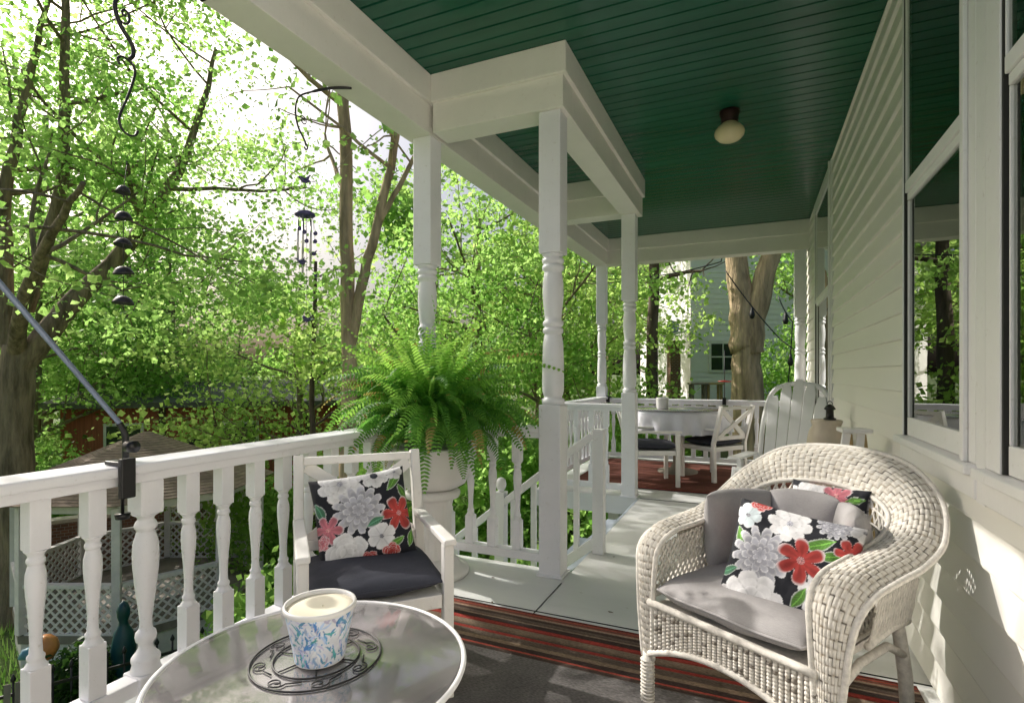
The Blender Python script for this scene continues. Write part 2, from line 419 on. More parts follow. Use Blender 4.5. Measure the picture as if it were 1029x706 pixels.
# ---- beams, each of two boards (upper one proud)
def beam(label, x0, x1, y0, y1, proud, z0=ZB):
    b = MB(); b.bx(x0, x1, y0, y1, z0, ZU); lo = b.build
    t = thing('porch_beam', label, 'beam', ((x0+x1)/2, (y0+y1)/2, z0), 0, 'painted porch beams')
    b.build('lower_board', 'cream', t, t.location, .004)
    px0, px1, py0, py1 = proud
    b2 = MB(); b2.bx(x0-px0, x1+px1, y0-py0, y1+py1, ZU, ZC-.002); b2.build('upper_board', 'cream', t, t.location, .004)
    return t
pd = .022
beam('long cream beam along the outer edge of the porch, nearest the garden', -1.985, L, YR, Y4, (0, pd, 0, 0))
beam('short cream beam crossing from the corner post to the post beside the white planter', L+pd+.001, MX, Y1, Y1+.178, (0, pd, pd, 0))
beam('cream beam running inward from the near crossbeam, between the two stair posts', MX-.178, MX, Y1+.179, Y3-.001, (0, pd, 0, 0))
beam('cream crossbeam over the far side of the stair opening', L+pd+.001, MX, Y3, Y3+.178, (0, pd, pd, 0))
beam('far cream beam across the porch end, above the dining table', -1.985, W-.002, Y4+.001, Y4+.178, (0, 0, pd, 0))

# ---- turned posts
def post(label, x, y, ztop=ZB, zb=0, s=.064, base=True):
    t = thing('porch_post', label, 'post', (x, y, zb), 0, 'turned porch posts')
    H = ztop-zb
    b = MB(); b.bx(-s, s, -s, s, 0, .955-zb); b.build('square_base', 'white', t, bevel=.006)
    b = MB(); b.bx(-s, s, -s, s, 1.80-zb, H-.001); b.build('square_head', 'white', t, bevel=.006)
    P = [(.060, .955), (.064, .966), (.064, .985), (.052, .992), (.050, 1.0), (.056, 1.012), (.060, 1.03), (.062, 1.08), (.0605, 1.2), (.057, 1.30), (.050, 1.342),
         (.046, 1.35), (.056, 1.358), (.058, 1.37), (.056, 1.382), (.045, 1.39), (.056, 1.398), (.058, 1.41), (.056, 1.422), (.046, 1.432), (.048, 1.45), (.056, 1.52), (.060, 1.58), (.058, 1.64), (.051, 1.69),
         (.050, 1.705), (.060, 1.712), (.062, 1.724), (.060, 1.736), (.047, 1.742), (.060, 1.75), (.062, 1.762), (.060, 1.774), (.047, 1.78), (.058, 1.79), (.0615, 1.80)]
    b = MB(); b.lathe([(r*s/.064, z-zb) for r, z in P], n=28); b.build('turned_shaft', 'white', t)
    if base:
        b = MB(); q = s+.011; b.bx(-q, q, -q, q, .001, .016); b.build('foot_trim', 'white', t, bevel=.004)
    return t
post('white turned post at the near porch corner behind the fern', -1.872, 2.915)
post('nearest white turned post, beside the stair and right of the fern', -1.039, 2.916)
post('white turned post standing on the far side of the stair opening', -1.055, 5.06)
post('white turned post at the far outer corner of the porch', -1.90, 7.31)
post('half post against the house wall at the far porch end', .495, 7.31)

# ---- railings
def baluster_mesh(b, x, y, z0, z1, s=.026):
    h = z1-z0; a0 = z0+.165; a1 = z1-.145
    b.bx(x-s, x+s, y-s, y+s, z0, a0)
    b.bx(x-s, x+s, y-s, y+s, a1, z1)
    T = a1-a0
    P = [(s*1.15, 0), (s*.95, .02), (s*.72, .055), (s*.82, .075), (s*.82, .095), (s*.62, .115), (s*.56, .20), (s*.60, .32), (s*.74, .48), (s*.90, .62), (s*.97, .72), (s*.92, .80), (s*.72, .865), (s*.66, .875), (s*.86, .89), (s*.86, .925), (s*.68, .94), (s*.85, .97), (s*1.15, 1)]
    b.lathe([(r, a0+q*T) for r, q in P], (x, y, 0), 16)
def rail_thing(label, p0, p1, bals, zt=.84, zb0=.08, capw=.15, group='white porch railings', s=.026, extra=None):
    p0 = Vector(p0+(0,)); p1 = Vector(p1+(0,)); c = (p0+p1)/2; d = (p1-p0).normalized(); horiz = abs(d.x) > .5
    t = thing('porch_railing', label, 'railing', c, 0, group)
    def rbox(w, za, zc, nm, bev):
        b = MB(); lo = -w/2; hi = w/2
        if horiz: b.bx(p0.x, p1.x, p0.y+lo, p0.y+hi, za, zc)
        else: b.bx(p0.x+lo, p0.x+hi, p0.y, p1.y, za, zc)
        return b.build(nm, 'white', t, c, bev, 3)
    rbox(capw, zt-.034, zt, 'cap_rail', .010)
    rbox(capw*.62, zt-.066, zt-.0345, 'sub_rail', .004)
    rbox(.07, zb0, zb0+.05, 'bottom_rail', .005)
    for q in bals:
        b = MB(); x, y = (q, p0.y) if horiz else (p0.x, q)
        baluster_mesh(b, x, y, zb0+.0505, zt-.0665, s); b.build('baluster', 'white', t, c, .003)
    return t, c
RX = -1.872
bals = [1.022-.147*k for k in range(1, 15)]+[1.022, 1.335+.0, 1.478, 1.625, 1.770, 1.917, 2.064, 2.21, 2.357, 2.504, 2.651]
t, c = rail_thing('long white railing with turned balusters on the garden side, beside the glass table', (RX, YB), (RX, 2.85), bals)
b = MB(); xx, yy = RX, 1.183; s = .055
b.bx(xx-.038, xx+.038, yy-.038, yy+.038, .66, .7735); b.bx(xx-.047, xx+.047, yy-.047, yy+.047, .002, .135)
b.lathe([(q_*.86, z_) for q_, z_ in [(s*1.0, .135), (.05, .145), (.046, .16), (.050, .172), (.050, .182), (.036, .196), (.026, .21), (.024, .225), (.034, .236), (.037, .25), (.034, .264), (.022, .275), (.021, .30), (.027, .35), (.037, .42), (.044, .48), (.046, .525), (.044, .56), (.033, .595), (.028, .603), (.038, .612), (.040, .622), (.034, .634), (.026, .642), (.033, .652), (.05, .66)]], (xx, yy, 0), 28)
b.build('newel_baluster', 'white', t, c, .005)
rail_thing('short white railing behind the fern planter, between the two near posts', (-1.807, 2.916), (-1.104, 2.916), [-1.712, -1.565, -1.418, -1.258], zt=.83, zb0=.065, capw=.11)
rail_thing('short white railing on the far side of the stair opening', (-1.835, 5.08), (-1.12, 5.08), [-1.72, -1.57, -1.42, -1.28], zt=.845, zb0=.05, capw=.1)
rail_thing('white railing along the garden side of the dining corner', (RX, 5.131), (RX, 7.245), [5.26+.147*k for k in range(14)], zt=.82)
rail_thing('far white railing across the porch end behind the dining table', (-1.835, 7.31), (.43, 7.31), [-1.74+.147*k for k in range(15)], zt=.80, zb0=.02, capw=.1)

# ---- stair going down to the garden
t = thing('porch_stair', 'pale blue grey wooden stair going down from the porch to the garden', 'stairs', (MX, 4.2, 0))
for k in range(14):
    b = MB(); x1 = MX-.002-.255*k; z = -.2*(k+1)
    b.bx(x1-.28, x1, 3.44, 4.94, z-.035, z); b.build('tread', 'stair', t, t.location, .006)
    b = MB(); b.bx(x1-.02, x1-.002, 3.45, 4.93, z+.001, z+.164 if k else -.001); b.build('riser', 'stair', t, t.location)
for y in (3.415, 4.965):
    b = MB(); b.bar((MX-.02, y, -.22), (MX-3.6, y, -.22-3.6*.784), .045, .26); b.build('stringer', 'stair', t, t.location)
t = thing('stair_handrail', 'white sloping stair handrail with square newels descending behind the near post', 'handrail', (-.90, 3.37, 0))
b = MB(); b.bar((-.93, 3.37, .745), (-3.9, 3.37, .745-2.97*.784), .06, .045); b.build('cap_rail', 'white', t, t.location, .006)
b = MB(); b.bar((-.93, 3.37, .06), (-3.9, 3.37, .06-2.97*.784), .045, .06); b.build('bottom_rail', 'white', t, t.location, .004)
def newel(x, top, bot):
    b = MB(); b.bx(x-.035, x+.035, 3.335, 3.405, bot, top)
    if x < -1: b.lathe([(.02, 0), (.018, .01), (.03, .02), (.036, .045), (.034, .065), (.024, .085), (.008, .094)], (x, 3.37, top), 16)
    b.build('newel_post', 'white', t, t.location, .004)
newel(-.895, .78, .001); newel(-1.575, .33, -.62); newel(-3.93, -1.45, -2.9)
for k in range(1, 20):
    x = -.895-.147*k
    if abs(x+1.575) < .06: continue
    zt = .745+(x+.93)*.784; b = MB(); b.bx(x-.016, x+.016, 3.354, 3.386, zt-.66, zt-.024); b.build('baluster', 'white', t, t.location)

# ------------------------------------------------------------------ house wall
house = thing('house', 'cream clapboard house wall with white double hung windows along the porch', 'house', (W, 2.5, 0))
hl = house.location
wins = [(1.955, 2.81, .80, 2.83), (.96, 1.892, .80, 2.83), (5.17, 6.63, .66, 2.90)]   # openings incl. casing (Y0,Y1,Z0,Z1)
b = MB(); e = .115; z = -.1
while z < 2.95:
    z1 = z+e; cuts = sorted([w for w in wins if w[2] < z1-.03 and w[3] > z+.03])
    segs = []; y = YB-.2
    for w in cuts: segs.append((y, w[0])); y = w[1]
    segs.append((y, 7.6))
    # adjoining casings at 1.90-2.075 are covered by the mullion
    for a, c in segs:
        if c-a < .05: continue
        zt = min(z1+.008, 2.955)
        x_out, x_in = W-.013, W+.004
        vs = [(x_out, a, z), (x_out-.001, a, z+.006), (x_in, a, zt), (W+.05, a, zt), (W+.05, a, z), (x_out, c, z), (x_out-.001, c, z+.006), (x_in, c, zt), (W+.05, c, zt), (W+.05, c, z)]
        b.addv(vs, [(0, 1, 2, 3, 4), (9, 8, 7, 6, 5)]+[(i, i+5, (i+1) % 5+5, (i+1) % 5) for i in range(5)])
    z = z1
b.build('siding_wall', 'siding', house, hl)
b = MB(); b.bx(W+.052, W+2.6, YB-.2, 1.0, -.2, 3.0)
b = MB()
# room shell behind the glass
b.bx(W+1.8, W+1.85, -3, 8, -.2, 3.0); b.bx(W+.06, W+1.8, -3, 8, -.2, 0); b.bx(W+.06, W+1.8, -3, 8, 3.0, 3.05); b.bx(W+.06, W+1.8, -3.05, -3, -.2, 3); b.bx(W+.06, W+1.8, 8, 8.05, -.2, 3)
b.build('room_shell', 'room', house, hl)
b = MB(); b.bx(W+.055, 9, YB-.2, 7.6, 3.06, 3.2); b.bx(-2.15, W+.054, YR-.15, 7.55, 2.975, 3.12); b.build('roof_slab', 'roofgrey', house, hl)

def window(y0, y1, z0, z1, far_case, near_case, zm, jd=.05):
    """double hung window; y0..y1 glass opening, casing outside it"""
    xf = W-.018
    f = MB()
    f.bx(xf, W+.02, y1, y1+far_case, z0, z1+.08); f.bx(xf, W+.02, y0-near_case, y0, z0, z1+.08); f.bx(xf+.001, W+.02, y0+.0005, y1-.0005, z1, z1+.08)
    if near_case > .05:   # back-band on the casing
        f.bx(xf-.014, xf-.0005, y0-near_case*.55, y0-near_case*.33, z0, z1+.08)
        f.bx(xf-.008, xf-.0005, y0-near_case*.27, y0-near_case*.12, z0, z1+.08)
    fo = f.build('window', 'trim', house, hl, .004)
    b = MB(); b.bx(xf-.03, W+.03, y0-near_case-.004, y1+far_case+.01, z0-.03, z0-.001); b.bx(xf-.005, W+.0, y0-near_case-.004, y1+far_case+.01, z0-.10, z0-.0305); b.build('sill', 'trim', fo, hl, .005)
    b = MB(); b.bx(xf+.004, W+.02, y1-.010, y1-.0005, z0+.001, z1-.001); b.bx(xf+.004, W+.02, y0+.0005, y0+.006, z0+.001, z1-.001); b.build('jamb', 'jamb', fo, hl)
    # lower sash (inner), upper sash
    for nm, a, c, x0 in (('lower_sash', z0+.002, zm, W-.006), ('upper_sash', zm+.001, z1-.001, W-.014)):
        b = MB(); yy0, yy1 = y0+.007, y1-.016; x1 = x0+.022
        bw = .075 if nm == 'lower_sash' else .045; tw = .045
        b.bx(x0, x1, yy0, yy1, a, a+bw); b.bx(x0, x1, yy0, yy1, c-(.03 if nm == 'lower_sash' else tw), c)
        b.bx(x0+.001, x1-.001, yy0, yy0+.007, a+bw, c-.03); b.bx(x0+.001, x1-.001, yy1-.006, yy1, a+bw, c-.03)
        b.build(nm, 'trim', fo, hl, .003)
    b = MB(); b.bx(W+.003, W+.006, y0+.008, y1-.018, z0+.06, zm-.02); b.build('pane', 'pane', fo, hl)
    b = MB(); b.bx(W-.006, W-.003, y0+.008, y1-.018, zm+.03, z1-.03); b.build('pane', 'pane', fo, hl)
    # curtain panels hung behind the glass
    b = MB()
    def cur(ya, yb):
        n = 28
        b.grid(lambda u, v: (W+.045+.016*math.sin(u*n*.9+.4*math.sin(v*3)), ya+(yb-ya)*u, .7+2.2*v), n*3, 4)
    cur(y0+.02, y0+.20); cur(y1-.30, y1-.06); b.build('curtain', 'curtain', fo, hl)
    return fo
window(2.082, 2.792, .87, 2.75, .018, .125, 1.885)
window(1.03, 1.79, .87, 2.75, .10, .07, 1.885)
window(5.30, 6.50, .73, 2.82, .10, .12, 1.85)
b = MB(); b.bx(W-.017, W+.02, 1.891, 1.956, .765, 2.83); b.build('window_mullion', 'trim', house, hl)

# ------------------------------------------------------------------ ceiling lamp
t = thing('ceiling_lamp', 'small opal glass globe lamp with dark collar under the green ceiling', 'lamp', (-.157, 4.04, ZC))
b = MB(); b.lathe([(.065, -.001), (.066, -.02), (.058, -.045), (.056, -.075), (.05, -.085)], n=28); b.build('collar', 'gold', t)
b = MB(); b.lathe([(.048, -.078), (.052, -.09), (.075, -.105), (.094, -.13), (.099, -.15), (.093, -.172), (.07, -.196), (.04, -.209), (.012, -.213)], n=32); b.build('globe', 'lampglass', t)

# ------------------------------------------------------------------ white armchair with crossed back
def armchair(label, loc, rotz, group='white armchairs with crossed backs'):
    t = thing('white_armchair', label, 'armchair', loc, rotz, group)
    w = .245
    for sx in (-1, 1):
        b = MB(); b.bx(sx*w-.019, sx*w+.019, -.255, -.213, 0, .574); b.build('leg', 'chairwhite', t, bevel=.005)
        b = MB(); b.bar((sx*w, .215, 0), (sx*w, .205, .44), .042, .042, (1, 0, 0)); b.bar((sx*w, .205, .43), (sx*w, .315, .85), .0415, .040, (1, 0, 0)); b.build('leg', 'chairwhite', t, bevel=.005)
        b = MB(); b.bx(sx*w-.023, sx*w+.023, -.275, .235, .575, .599); b.build('armrest', 'chairwhite', t, bevel=.006)
    b = MB(); b.bx(-w+.023, w-.023, -.25, -.222, .345, .395); b.bx(-w+.023, w-.023, .19, .215, .345, .395)
    for sx in (-1, 1): b.bx(sx*w-.012, sx*w+.012, -.21, .185, .345, .395)
    b.bx(-w+.024, w-.024, -.221, .189, .375, .392); b.build('seat_frame', 'chairwhite', t, bevel=.004)
    t.scale = (.96, .96, .94)
    def yb(z): return .205+(z-.44)*.262
    b = MB(); b.bar((-w+.02, yb(.825), .825), (w-.02, yb(.825), .825), .026, .034); b.build('top_rail', 'chairwhite', t, bevel=.005)
    b = MB(); b.bar((-w+.02, yb(.49), .49), (w-.02, yb(.49), .49), .028, .045); b.build('lower_rail', 'chairwhite', t, bevel=.005)
    b = MB(); b.bar((-w+.03, yb(.50), .50), (w-.03, yb(.80), .80), .052, .018, (0, -1, .25)); b.build('back_slat', 'chairwhite', t, bevel=.003)
    b = MB(); b.bar((w-.03, yb(.50)+.019, .50), (-w+.03, yb(.80)+.019, .80), .052, .017, (0, -1, .25)); b.build('back_slat', 'chairwhite', t, bevel=.003)
    return t
def soft_pad(b, w, d, h, z0, n=28, power=5, bulge=.3, cfn=None, sag=0, taper=0):
    """cushion: superelliptic outline, domed top and bottom"""
    def prof(u, v, side):
        x = math.sin(math.pi/2*(2*u-1)); y = math.sin(math.pi/2*(2*v-1))
        e = max(0, 1-abs(x)**power)**.5*max(0, 1-abs(y)**power)**.5
        dome = e*(1-bulge*(x*x+y*y)/2)
        z = side*h/2*dome-sag*(1-x*x)*(1-y*y)+(.007*mnoise.noise(Vector((x*2.3, y*2.3, side*3+z0*7)))+.003*mnoise.noise(Vector((x*2+y*5, y*6-x*3, side+z0))))*e
        return (x*math.sqrt(1-.10*y*y*y*y)*w/2*(1-taper*y), y*math.sqrt(1-.10*x*x*x*x)*d/2, z0+h/2+z)
    b.grid(lambda u, v: prof(u, v, 1), n, n, cfn); 
    b.grid(lambda u, v: prof(1-u, v, -1), n, n, (lambda u, v: cfn(1-u, v)) if cfn else None)
def piping(o, w, d, z, mat, dy=0):
    pts = []
    for k in range(97):
        a = k/96*4; i = int(min(3, a)); f = math.sin(math.pi/2*(2*(a-i)-1))
        x, y = ((f, -1), (1, f), (-f, 1), (-1, -f))[i]
        pts.append((x*math.sqrt(1-.10*y**4)*w/2, y*math.sqrt(1-.10*x**4)*d/2+dy, z+.0015*math.sin(k*.7)))
    b = MB(); b.tube(pts, .0042, 6, False); b.build('piping', mat, o)
def seat_cushion(label, loc, rotz):
    b = MB(); soft_pad(b, .475, .45, .09, .392, 44, 6, .35)
    o = b.build('seat_cushion', 'charcoal'); o.location = loc; o.rotation_euler = (0, 0, rotz); o.scale = (.96, .96, .94)
    # shift the pad a little towards the seat front
    for v in o.data.vertices: v.co.y -= .02
    piping(o, .475, .45, .437, 'charcoal', -.02)
    return tag(o, label, 'cushion', 'dark seat cushions of the white armchairs')
A0 = ((-1.30, 1.63, 0), R(46.6)); A1 = ((-.985, 5.71, 0), R(112)); A2 = ((-.40, 6.27, 0), R(-127))
arm0 = armchair('white armchair beside the railing and glass table with flowered pillow on its seat', *A0)
dup(arm0, A1[0], A1[1], 'white armchair left of the dining table, partly hidden behind the far stair post')
dup(arm0, A2[0], A2[1], 'white armchair with crossed back at the right side of the dining table')
seat_cushion('dark navy grey seat cushion under the flowered pillow beside the railing', *A0)
seat_cushion('dark seat cushion on the dining chair left of the table', *A1)
seat_cushion('dark seat cushion on the dining chair with visible crossed back', *A2)

# ------------------------------------------------------------------ flowered pillows (print painted into a per-point colour attribute)
NAVY = np.array([.012, .013, .02]); WH = np.array([.88, .87, .88]); GY = np.array([.42, .42, .47]); CORAL = np.array([.62, .075, .065]); PINK = np.array([.70, .22, .27]); GRN = np.array([.13, .32, .05]); DGR = np.array([.05, .14, .08])
def paint(n, items, seed):
    rs = np.random.RandomState(seed); U, Vv = np.meshgrid(np.linspace(0, 1, n), np.linspace(0, 1, n), indexing='ij')
    C = np.tile(NAVY, (n, n, 1)).astype(float)
    nz = np.array([[mnoise.noise(Vector((u*9, v*9, seed))) for v in np.linspace(0, 1, n)] for u in np.linspace(0, 1, n)])
    for kind, cx, cy, r, rot, pal in items:
        x = U-cx+.012*nz; y = Vv-cy+.012*np.roll(nz, 7, 0); d = np.hypot(x, y); a = np.arctan2(y, x)+rot
        if kind == 'leaf':
            xr = x*math.cos(rot)+y*math.sin(rot); yr = -x*math.sin(rot)+y*math.cos(rot)
            q = np.abs(yr)/(r*.42)+ (xr/r)**2; m = q < 1
            e = np.clip((1-q)*4, 0, 1)[..., None]
            c = pal*(1-.35*np.abs(np.sin(xr/r*14+np.abs(yr)/r*12))[..., None])
            c = WH*.8*(1-e)+c*e; vein = (np.abs(yr) < r*.03)[..., None]; c = np.where(vein, pal*1.8, c); C = np.where(m[..., None], c, C); continue
        rings = {'dahlia': [(1, 13), (.8, 12), (.6, 10), (.42, 8), (.25, 6)], 'peony': [(1, 8), (.75, 7), (.5, 6)], 'daisy': [(1, 6)], 'lily': [(1, 6)], 'anemone': [(1, 7), (.82, 6)], 'rose': [(1, 5), (.78, 4), (.55, 4), (.33, 3)]}[kind]
        for i, (f, k) in enumerate(rings):
            ph = a*k/2+i*1.3+cx*9; w = np.abs(np.sin(ph)); rr = r*f*(1-(.62 if kind == 'lily' else .42 if kind == 'dahlia' else .22)*(1-w)**1.6)
            m = d < rr; q = d/rr
            shade = (.70+.30*q)*(1-.30*np.exp(-(w/.22)**2)) if kind != 'lily' else (.75+.35*(1-q))*(1-.25*np.exp(-((1-w)/.12)**2))
            edge = np.clip((q-.86)/.14, 0, 1)
            c = pal*shade[..., None]*(1+.15*nz[..., None]); c = c*(1-edge[..., None]*.8)+WH*edge[..., None]*.8
            if kind == 'dahlia': c = c*(1-.25*(i % 2))
            C = np.where(m[..., None], c, C)
        if kind in ('daisy', 'anemone', 'lily', 'peony'):
            cc = {'lily': np.array([.75, .3, .3])*1.1, 'anemone': np.array([.03, .035, .05]), 'daisy': GY*.6, 'peony': GY}[kind]
            m = d < r*(.26 if kind == 'anemone' else .15); C = np.where(m[..., None], cc*(1+.6*np.sin(a*11))[..., None], C)
    return np.clip(C, .004, .9)
def pillow(name, label, items, seed, w, h, th, n=150, group='flowered pillows'):
    C = paint(n+1, items, seed); C2 = C[::-1]
    t = np.linspace(0, 1, n+1); X, Y = np.meshgrid(2*t-1, 2*t-1, indexing='ij')
    e = np.clip(1-np.abs(X)**4, 0, 1)**.5*np.clip(1-np.abs(Y)**4, 0, 1)**.5
    nz = np.array([[mnoise.noise(Vector((x*1.7, y*1.7, seed))) for y in 2*t-1] for x in 2*t-1]); wr = np.array([[mnoise.noise(Vector((x*6, y*6, seed+5))) for y in 2*t-1] for x in 2*t-1])
    pin = 1-.06*(1-np.abs(X)**2)*np.abs(Y)**3; pin2 = 1-.06*(1-np.abs(Y)**2)*np.abs(X)**3   # corners stick out
    Zt = th/2*e**.8*(1+.18*nz)+.0035*wr*e
    top = np.stack([X*w/2*pin2, Y*h/2*pin, Zt], -1).reshape(-1, 3); bot = np.stack([X*w/2*pin2, Y*h/2*pin, -Zt], -1).reshape(-1, 3)
    m = n+1; idx = np.arange(m*m).reshape(m, m)
    q = np.stack([idx[:-1, :-1], idx[1:, :-1], idx[1:, 1:], idx[:-1, 1:]], -1).reshape(-1, 4)
    V = np.r_[top, bot]; F = np.r_[q, q[:, ::-1]+m*m]; T = np.r_[C.reshape(-1, 3), C2.reshape(-1, 3)]
    o = np_mesh(name, V, F, 'floral', tint=T, smooth=True)
    wd = o.modifiers.new('weld', 'WELD'); wd.merge_threshold = .0004
    return tag(o, label, 'pillow', group)
items_r = [('leaf', .10, .62, .12, 2.0, GRN), ('leaf', .22, .62, .10, .8, GRN), ('dahlia', .29, .52, .25, .3, GY*1.1), ('peony', .46, .86, .17, .2, WH), ('daisy', .12, .84, .12, .4, WH*np.array([.85, .97, 1])),
           ('rose', .20, .98, .09, .1, CORAL), ('peony', .30, .13, .25, .2, WH*.97), ('dahlia', .78, .95, .14, 0, GY), ('leaf', .70, .74, .13, .5, GRN*1.2), ('leaf', .80, .67, .1, .3, GRN), ('anemone', .84, .36, .22, .5, WH), ('lily', .60, .57, .19, .2, CORAL),
           ('lily', .94, .74, .13, .7, CORAL), ('leaf', .64, .28, .11, 1.2, GRN*.9), ('leaf', .68, .15, .10, -.3, GRN*.9), ('daisy', .99, .96, .10, .2, WH*.8), ('rose', .80, .12, .10, .7, CORAL), ('leaf', .05, .32, .10, .4, DGR*2), ('daisy', .02, .1, .1, .4, WH*.75), ('leaf', .98, .5, .1, 1.3, DGR*2), ('peony', .92, .04, .12, .4, WH*.9)]
items_l = [('leaf', .06, .62, .12, 1.9, DGR*1.8), ('peony', .30, .90, .23, .2, WH*.95), ('anemone', .66, .94, .16, .2, WH*.9), ('leaf', .86, .83, .13, .8, GRN), ('leaf', .95, .68, .12, 2.1, GRN*.8), ('daisy', .88, .94, .1, .2, WH*.9), ('dahlia', .45, .58, .27, .2, GY*1.3), ('lily', .12, .42, .16, .3, PINK), ('lily', .86, .46, .20, .1, CORAL), ('rose', .28, .14, .22, .4, WH*.95), ('daisy', .64, .25, .15, .3, WH), ('leaf', .78, .15, .11, .5, GRN*1.2), ('leaf', .95, .17, .10, 1.2, GRN*1.2), ('rose', .50, .03, .09, .4, CORAL), ('rose', .72, .06, .10, .4, CORAL), ('leaf', .60, .42, .1, .4, DGR*2.2), ('rose', .05, .3, .08, .2, PINK)]
p1 = pillow('flowered_pillow', 'square flowered pillow on the white armchair by the railing', items_l, 3, .365, .345, .12)
p1.matrix_world = Matrix.Translation((-1.30, 1.63, 0)) @ Matrix.Rotation(R(46.6), 4, 'Z') @ Matrix.Translation((-.005, .115, .572)) @ Matrix.Rotation(R(-6), 4, 'Y') @ Matrix.Rotation(R(70), 4, 'X')

# ------------------------------------------------------------------ wicker armchair
WO = Vector((-.08, 1.71, 0)); WR = R(-31)
wk = thing('wicker_armchair', 'weathered white wicker armchair with high rounded back beside the house wall', 'armchair', WO, WR)
inner = [(.262, -.005, .17), (.258, -.01, .33), (.25, -.012, .47), (.243, .0, .555), (.238, .07, .60), (.236, .20, .612), (.24, .34, .625), (.243, .44, .645), (.222, .53, .69), (.142, .58, .73), (0, .60, .745)]
outer = [(.302, -.002, .17), (.322, .0, .33), (.335, .008, .46), (.348, .03, .535), (.358, .10, .575), (.366, .22, .588), (.376, .37, .602), (.375, .51, .648), (.325, .635, .745), (.20, .705, .835), (0, .725, .86)]
mir = lambda Pp: [(-x, y, z) for x, y, z in Pp]
IN = catmull(mir(inner)[:-1]+inner[::-1], 14); OUT = catmull(mir(outer)[:-1]+outer[::-1], 14)
NL = len(IN)-1
arc = [0]
for i in range(NL): arc.append(arc[-1]+((IN[i+1]+OUT[i+1])/2-(IN[i]+OUT[i])/2).length)
AL = arc[-1]
def at_arc(s_):
    import bisect
    i = max(0, min(NL-1, bisect.bisect_right(arc, s_)-1)); f = (s_-arc[i])/max(1e-6, arc[i+1]-arc[i])
    return IN[i].lerp(IN[i+1], f), OUT[i].lerp(OUT[i+1], f)
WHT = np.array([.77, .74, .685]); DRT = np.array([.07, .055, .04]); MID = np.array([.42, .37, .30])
ncx, cl = 11, .022; ncells = int(AL/cl)
sub = 6
def weave(s_, v, du=ncells, dv=ncx):
    """basket weave height 0..1 over cells"""
    cu = s_*du; cv = v*dv; fu = cu % 1; fv = cv % 1; par = (int(cu)+int(cv)) % 2
    if par: h = math.sin(math.pi*fv)**.45*(.45+.55*math.sin(math.pi*fu))
    else: h = math.sin(math.pi*fu)**.45*(.45+.55*math.sin(math.pi*fv))
    return h
def band_pt(u, v):
    a, o = at_arc(u*AL); p = a.lerp(o, v)
    a2, o2 = at_arc(min(AL, u*AL+.004)); a1, o1 = at_arc(max(0, u*AL-.004))
    tdir = (a2.lerp(o2, v)-a1.lerp(o1, v)).normalized(); n = tdir.cross(o-a).normalized()
    if n.z < 0 and abs(n.z) > .3: n = -n
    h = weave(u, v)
    return p, n, h, (o-a).length
ref = None
b = MB()
nu, nv = ncells*sub, ncx*sub
vs = []; cs = []
for i in range(nu+1):
    for j in range(nv+1):
        p, n, h, wd = band_pt(i/nu, j/nv)
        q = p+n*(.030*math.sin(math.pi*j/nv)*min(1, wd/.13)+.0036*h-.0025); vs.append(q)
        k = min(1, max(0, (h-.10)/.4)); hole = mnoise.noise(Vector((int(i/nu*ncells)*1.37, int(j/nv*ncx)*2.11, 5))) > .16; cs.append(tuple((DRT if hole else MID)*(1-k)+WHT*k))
fs = [(i*(nv+1)+j, (i+1)*(nv+1)+j, (i+1)*(nv+1)+j+1, i*(nv+1)+j+1) for i in range(nu) for j in range(nv)]
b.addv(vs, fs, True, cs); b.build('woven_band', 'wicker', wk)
b = MB(); b.tube(IN[2:-2:2], .0085, 8); b.tube(OUT[2:-2:2], .009, 8); b.build('edge_braid', 'wickerstrand', wk)
# lattice panels: strands woven over a parameter surface
def lattice(b, fn, w, h, pitch, r, ang=1.0):
    n = int((w+h*ang)/pitch)+1
    for sgn in (1, -1):
        for k in range(-n, n+1):
            pts = []
            for j in range(0, 13):
                v = j/12; u = (k*pitch+sgn*v*h*ang)/w
                if -.001 <= u <= 1.001: pts.append(fn(u, v)+Vector((0, 0, 0))+.0*Vector((1, 1, 1)))
                else:
                    if len(pts) > 1: b.tube(pts, r, 4, False)
                    pts = []
            if len(pts) > 1: b.tube(pts, r, 4, False)
for sx in (-1, 1):
    b = MB()
    lattice(b, lambda u, v: Vector((sx*(.262-.022*v), .005+.43*u, .405+(.175+.035*u-.02*(1-u)**6)*v)), .43, .19, .024, .0042, .62)
    b.tube([(sx*.262, .0+.45*k/8, .40) for k in range(9)], .009, 6); b.build('side_lattice', 'wickerstrand', wk)
IB = IN[int(NL*.36):int(NL*.64)+1]
def backp(u, v):
    i = u*(len(IB)-1); k = min(len(IB)-2, int(i)); p = IB[k].lerp(IB[k+1], i-k)
    low = Vector((p.x*.93, p.y*.86+.02, .40)); return low.lerp(p, v)
b = MB(); lattice(b, backp, .62, .30, .026, .0042, .45)
for v in (.25, .5, .75, .9): b.tube([backp(k/24, v) for k in range(25)], .005, 5)
b.build('back_lattice', 'wickerstrand', wk)
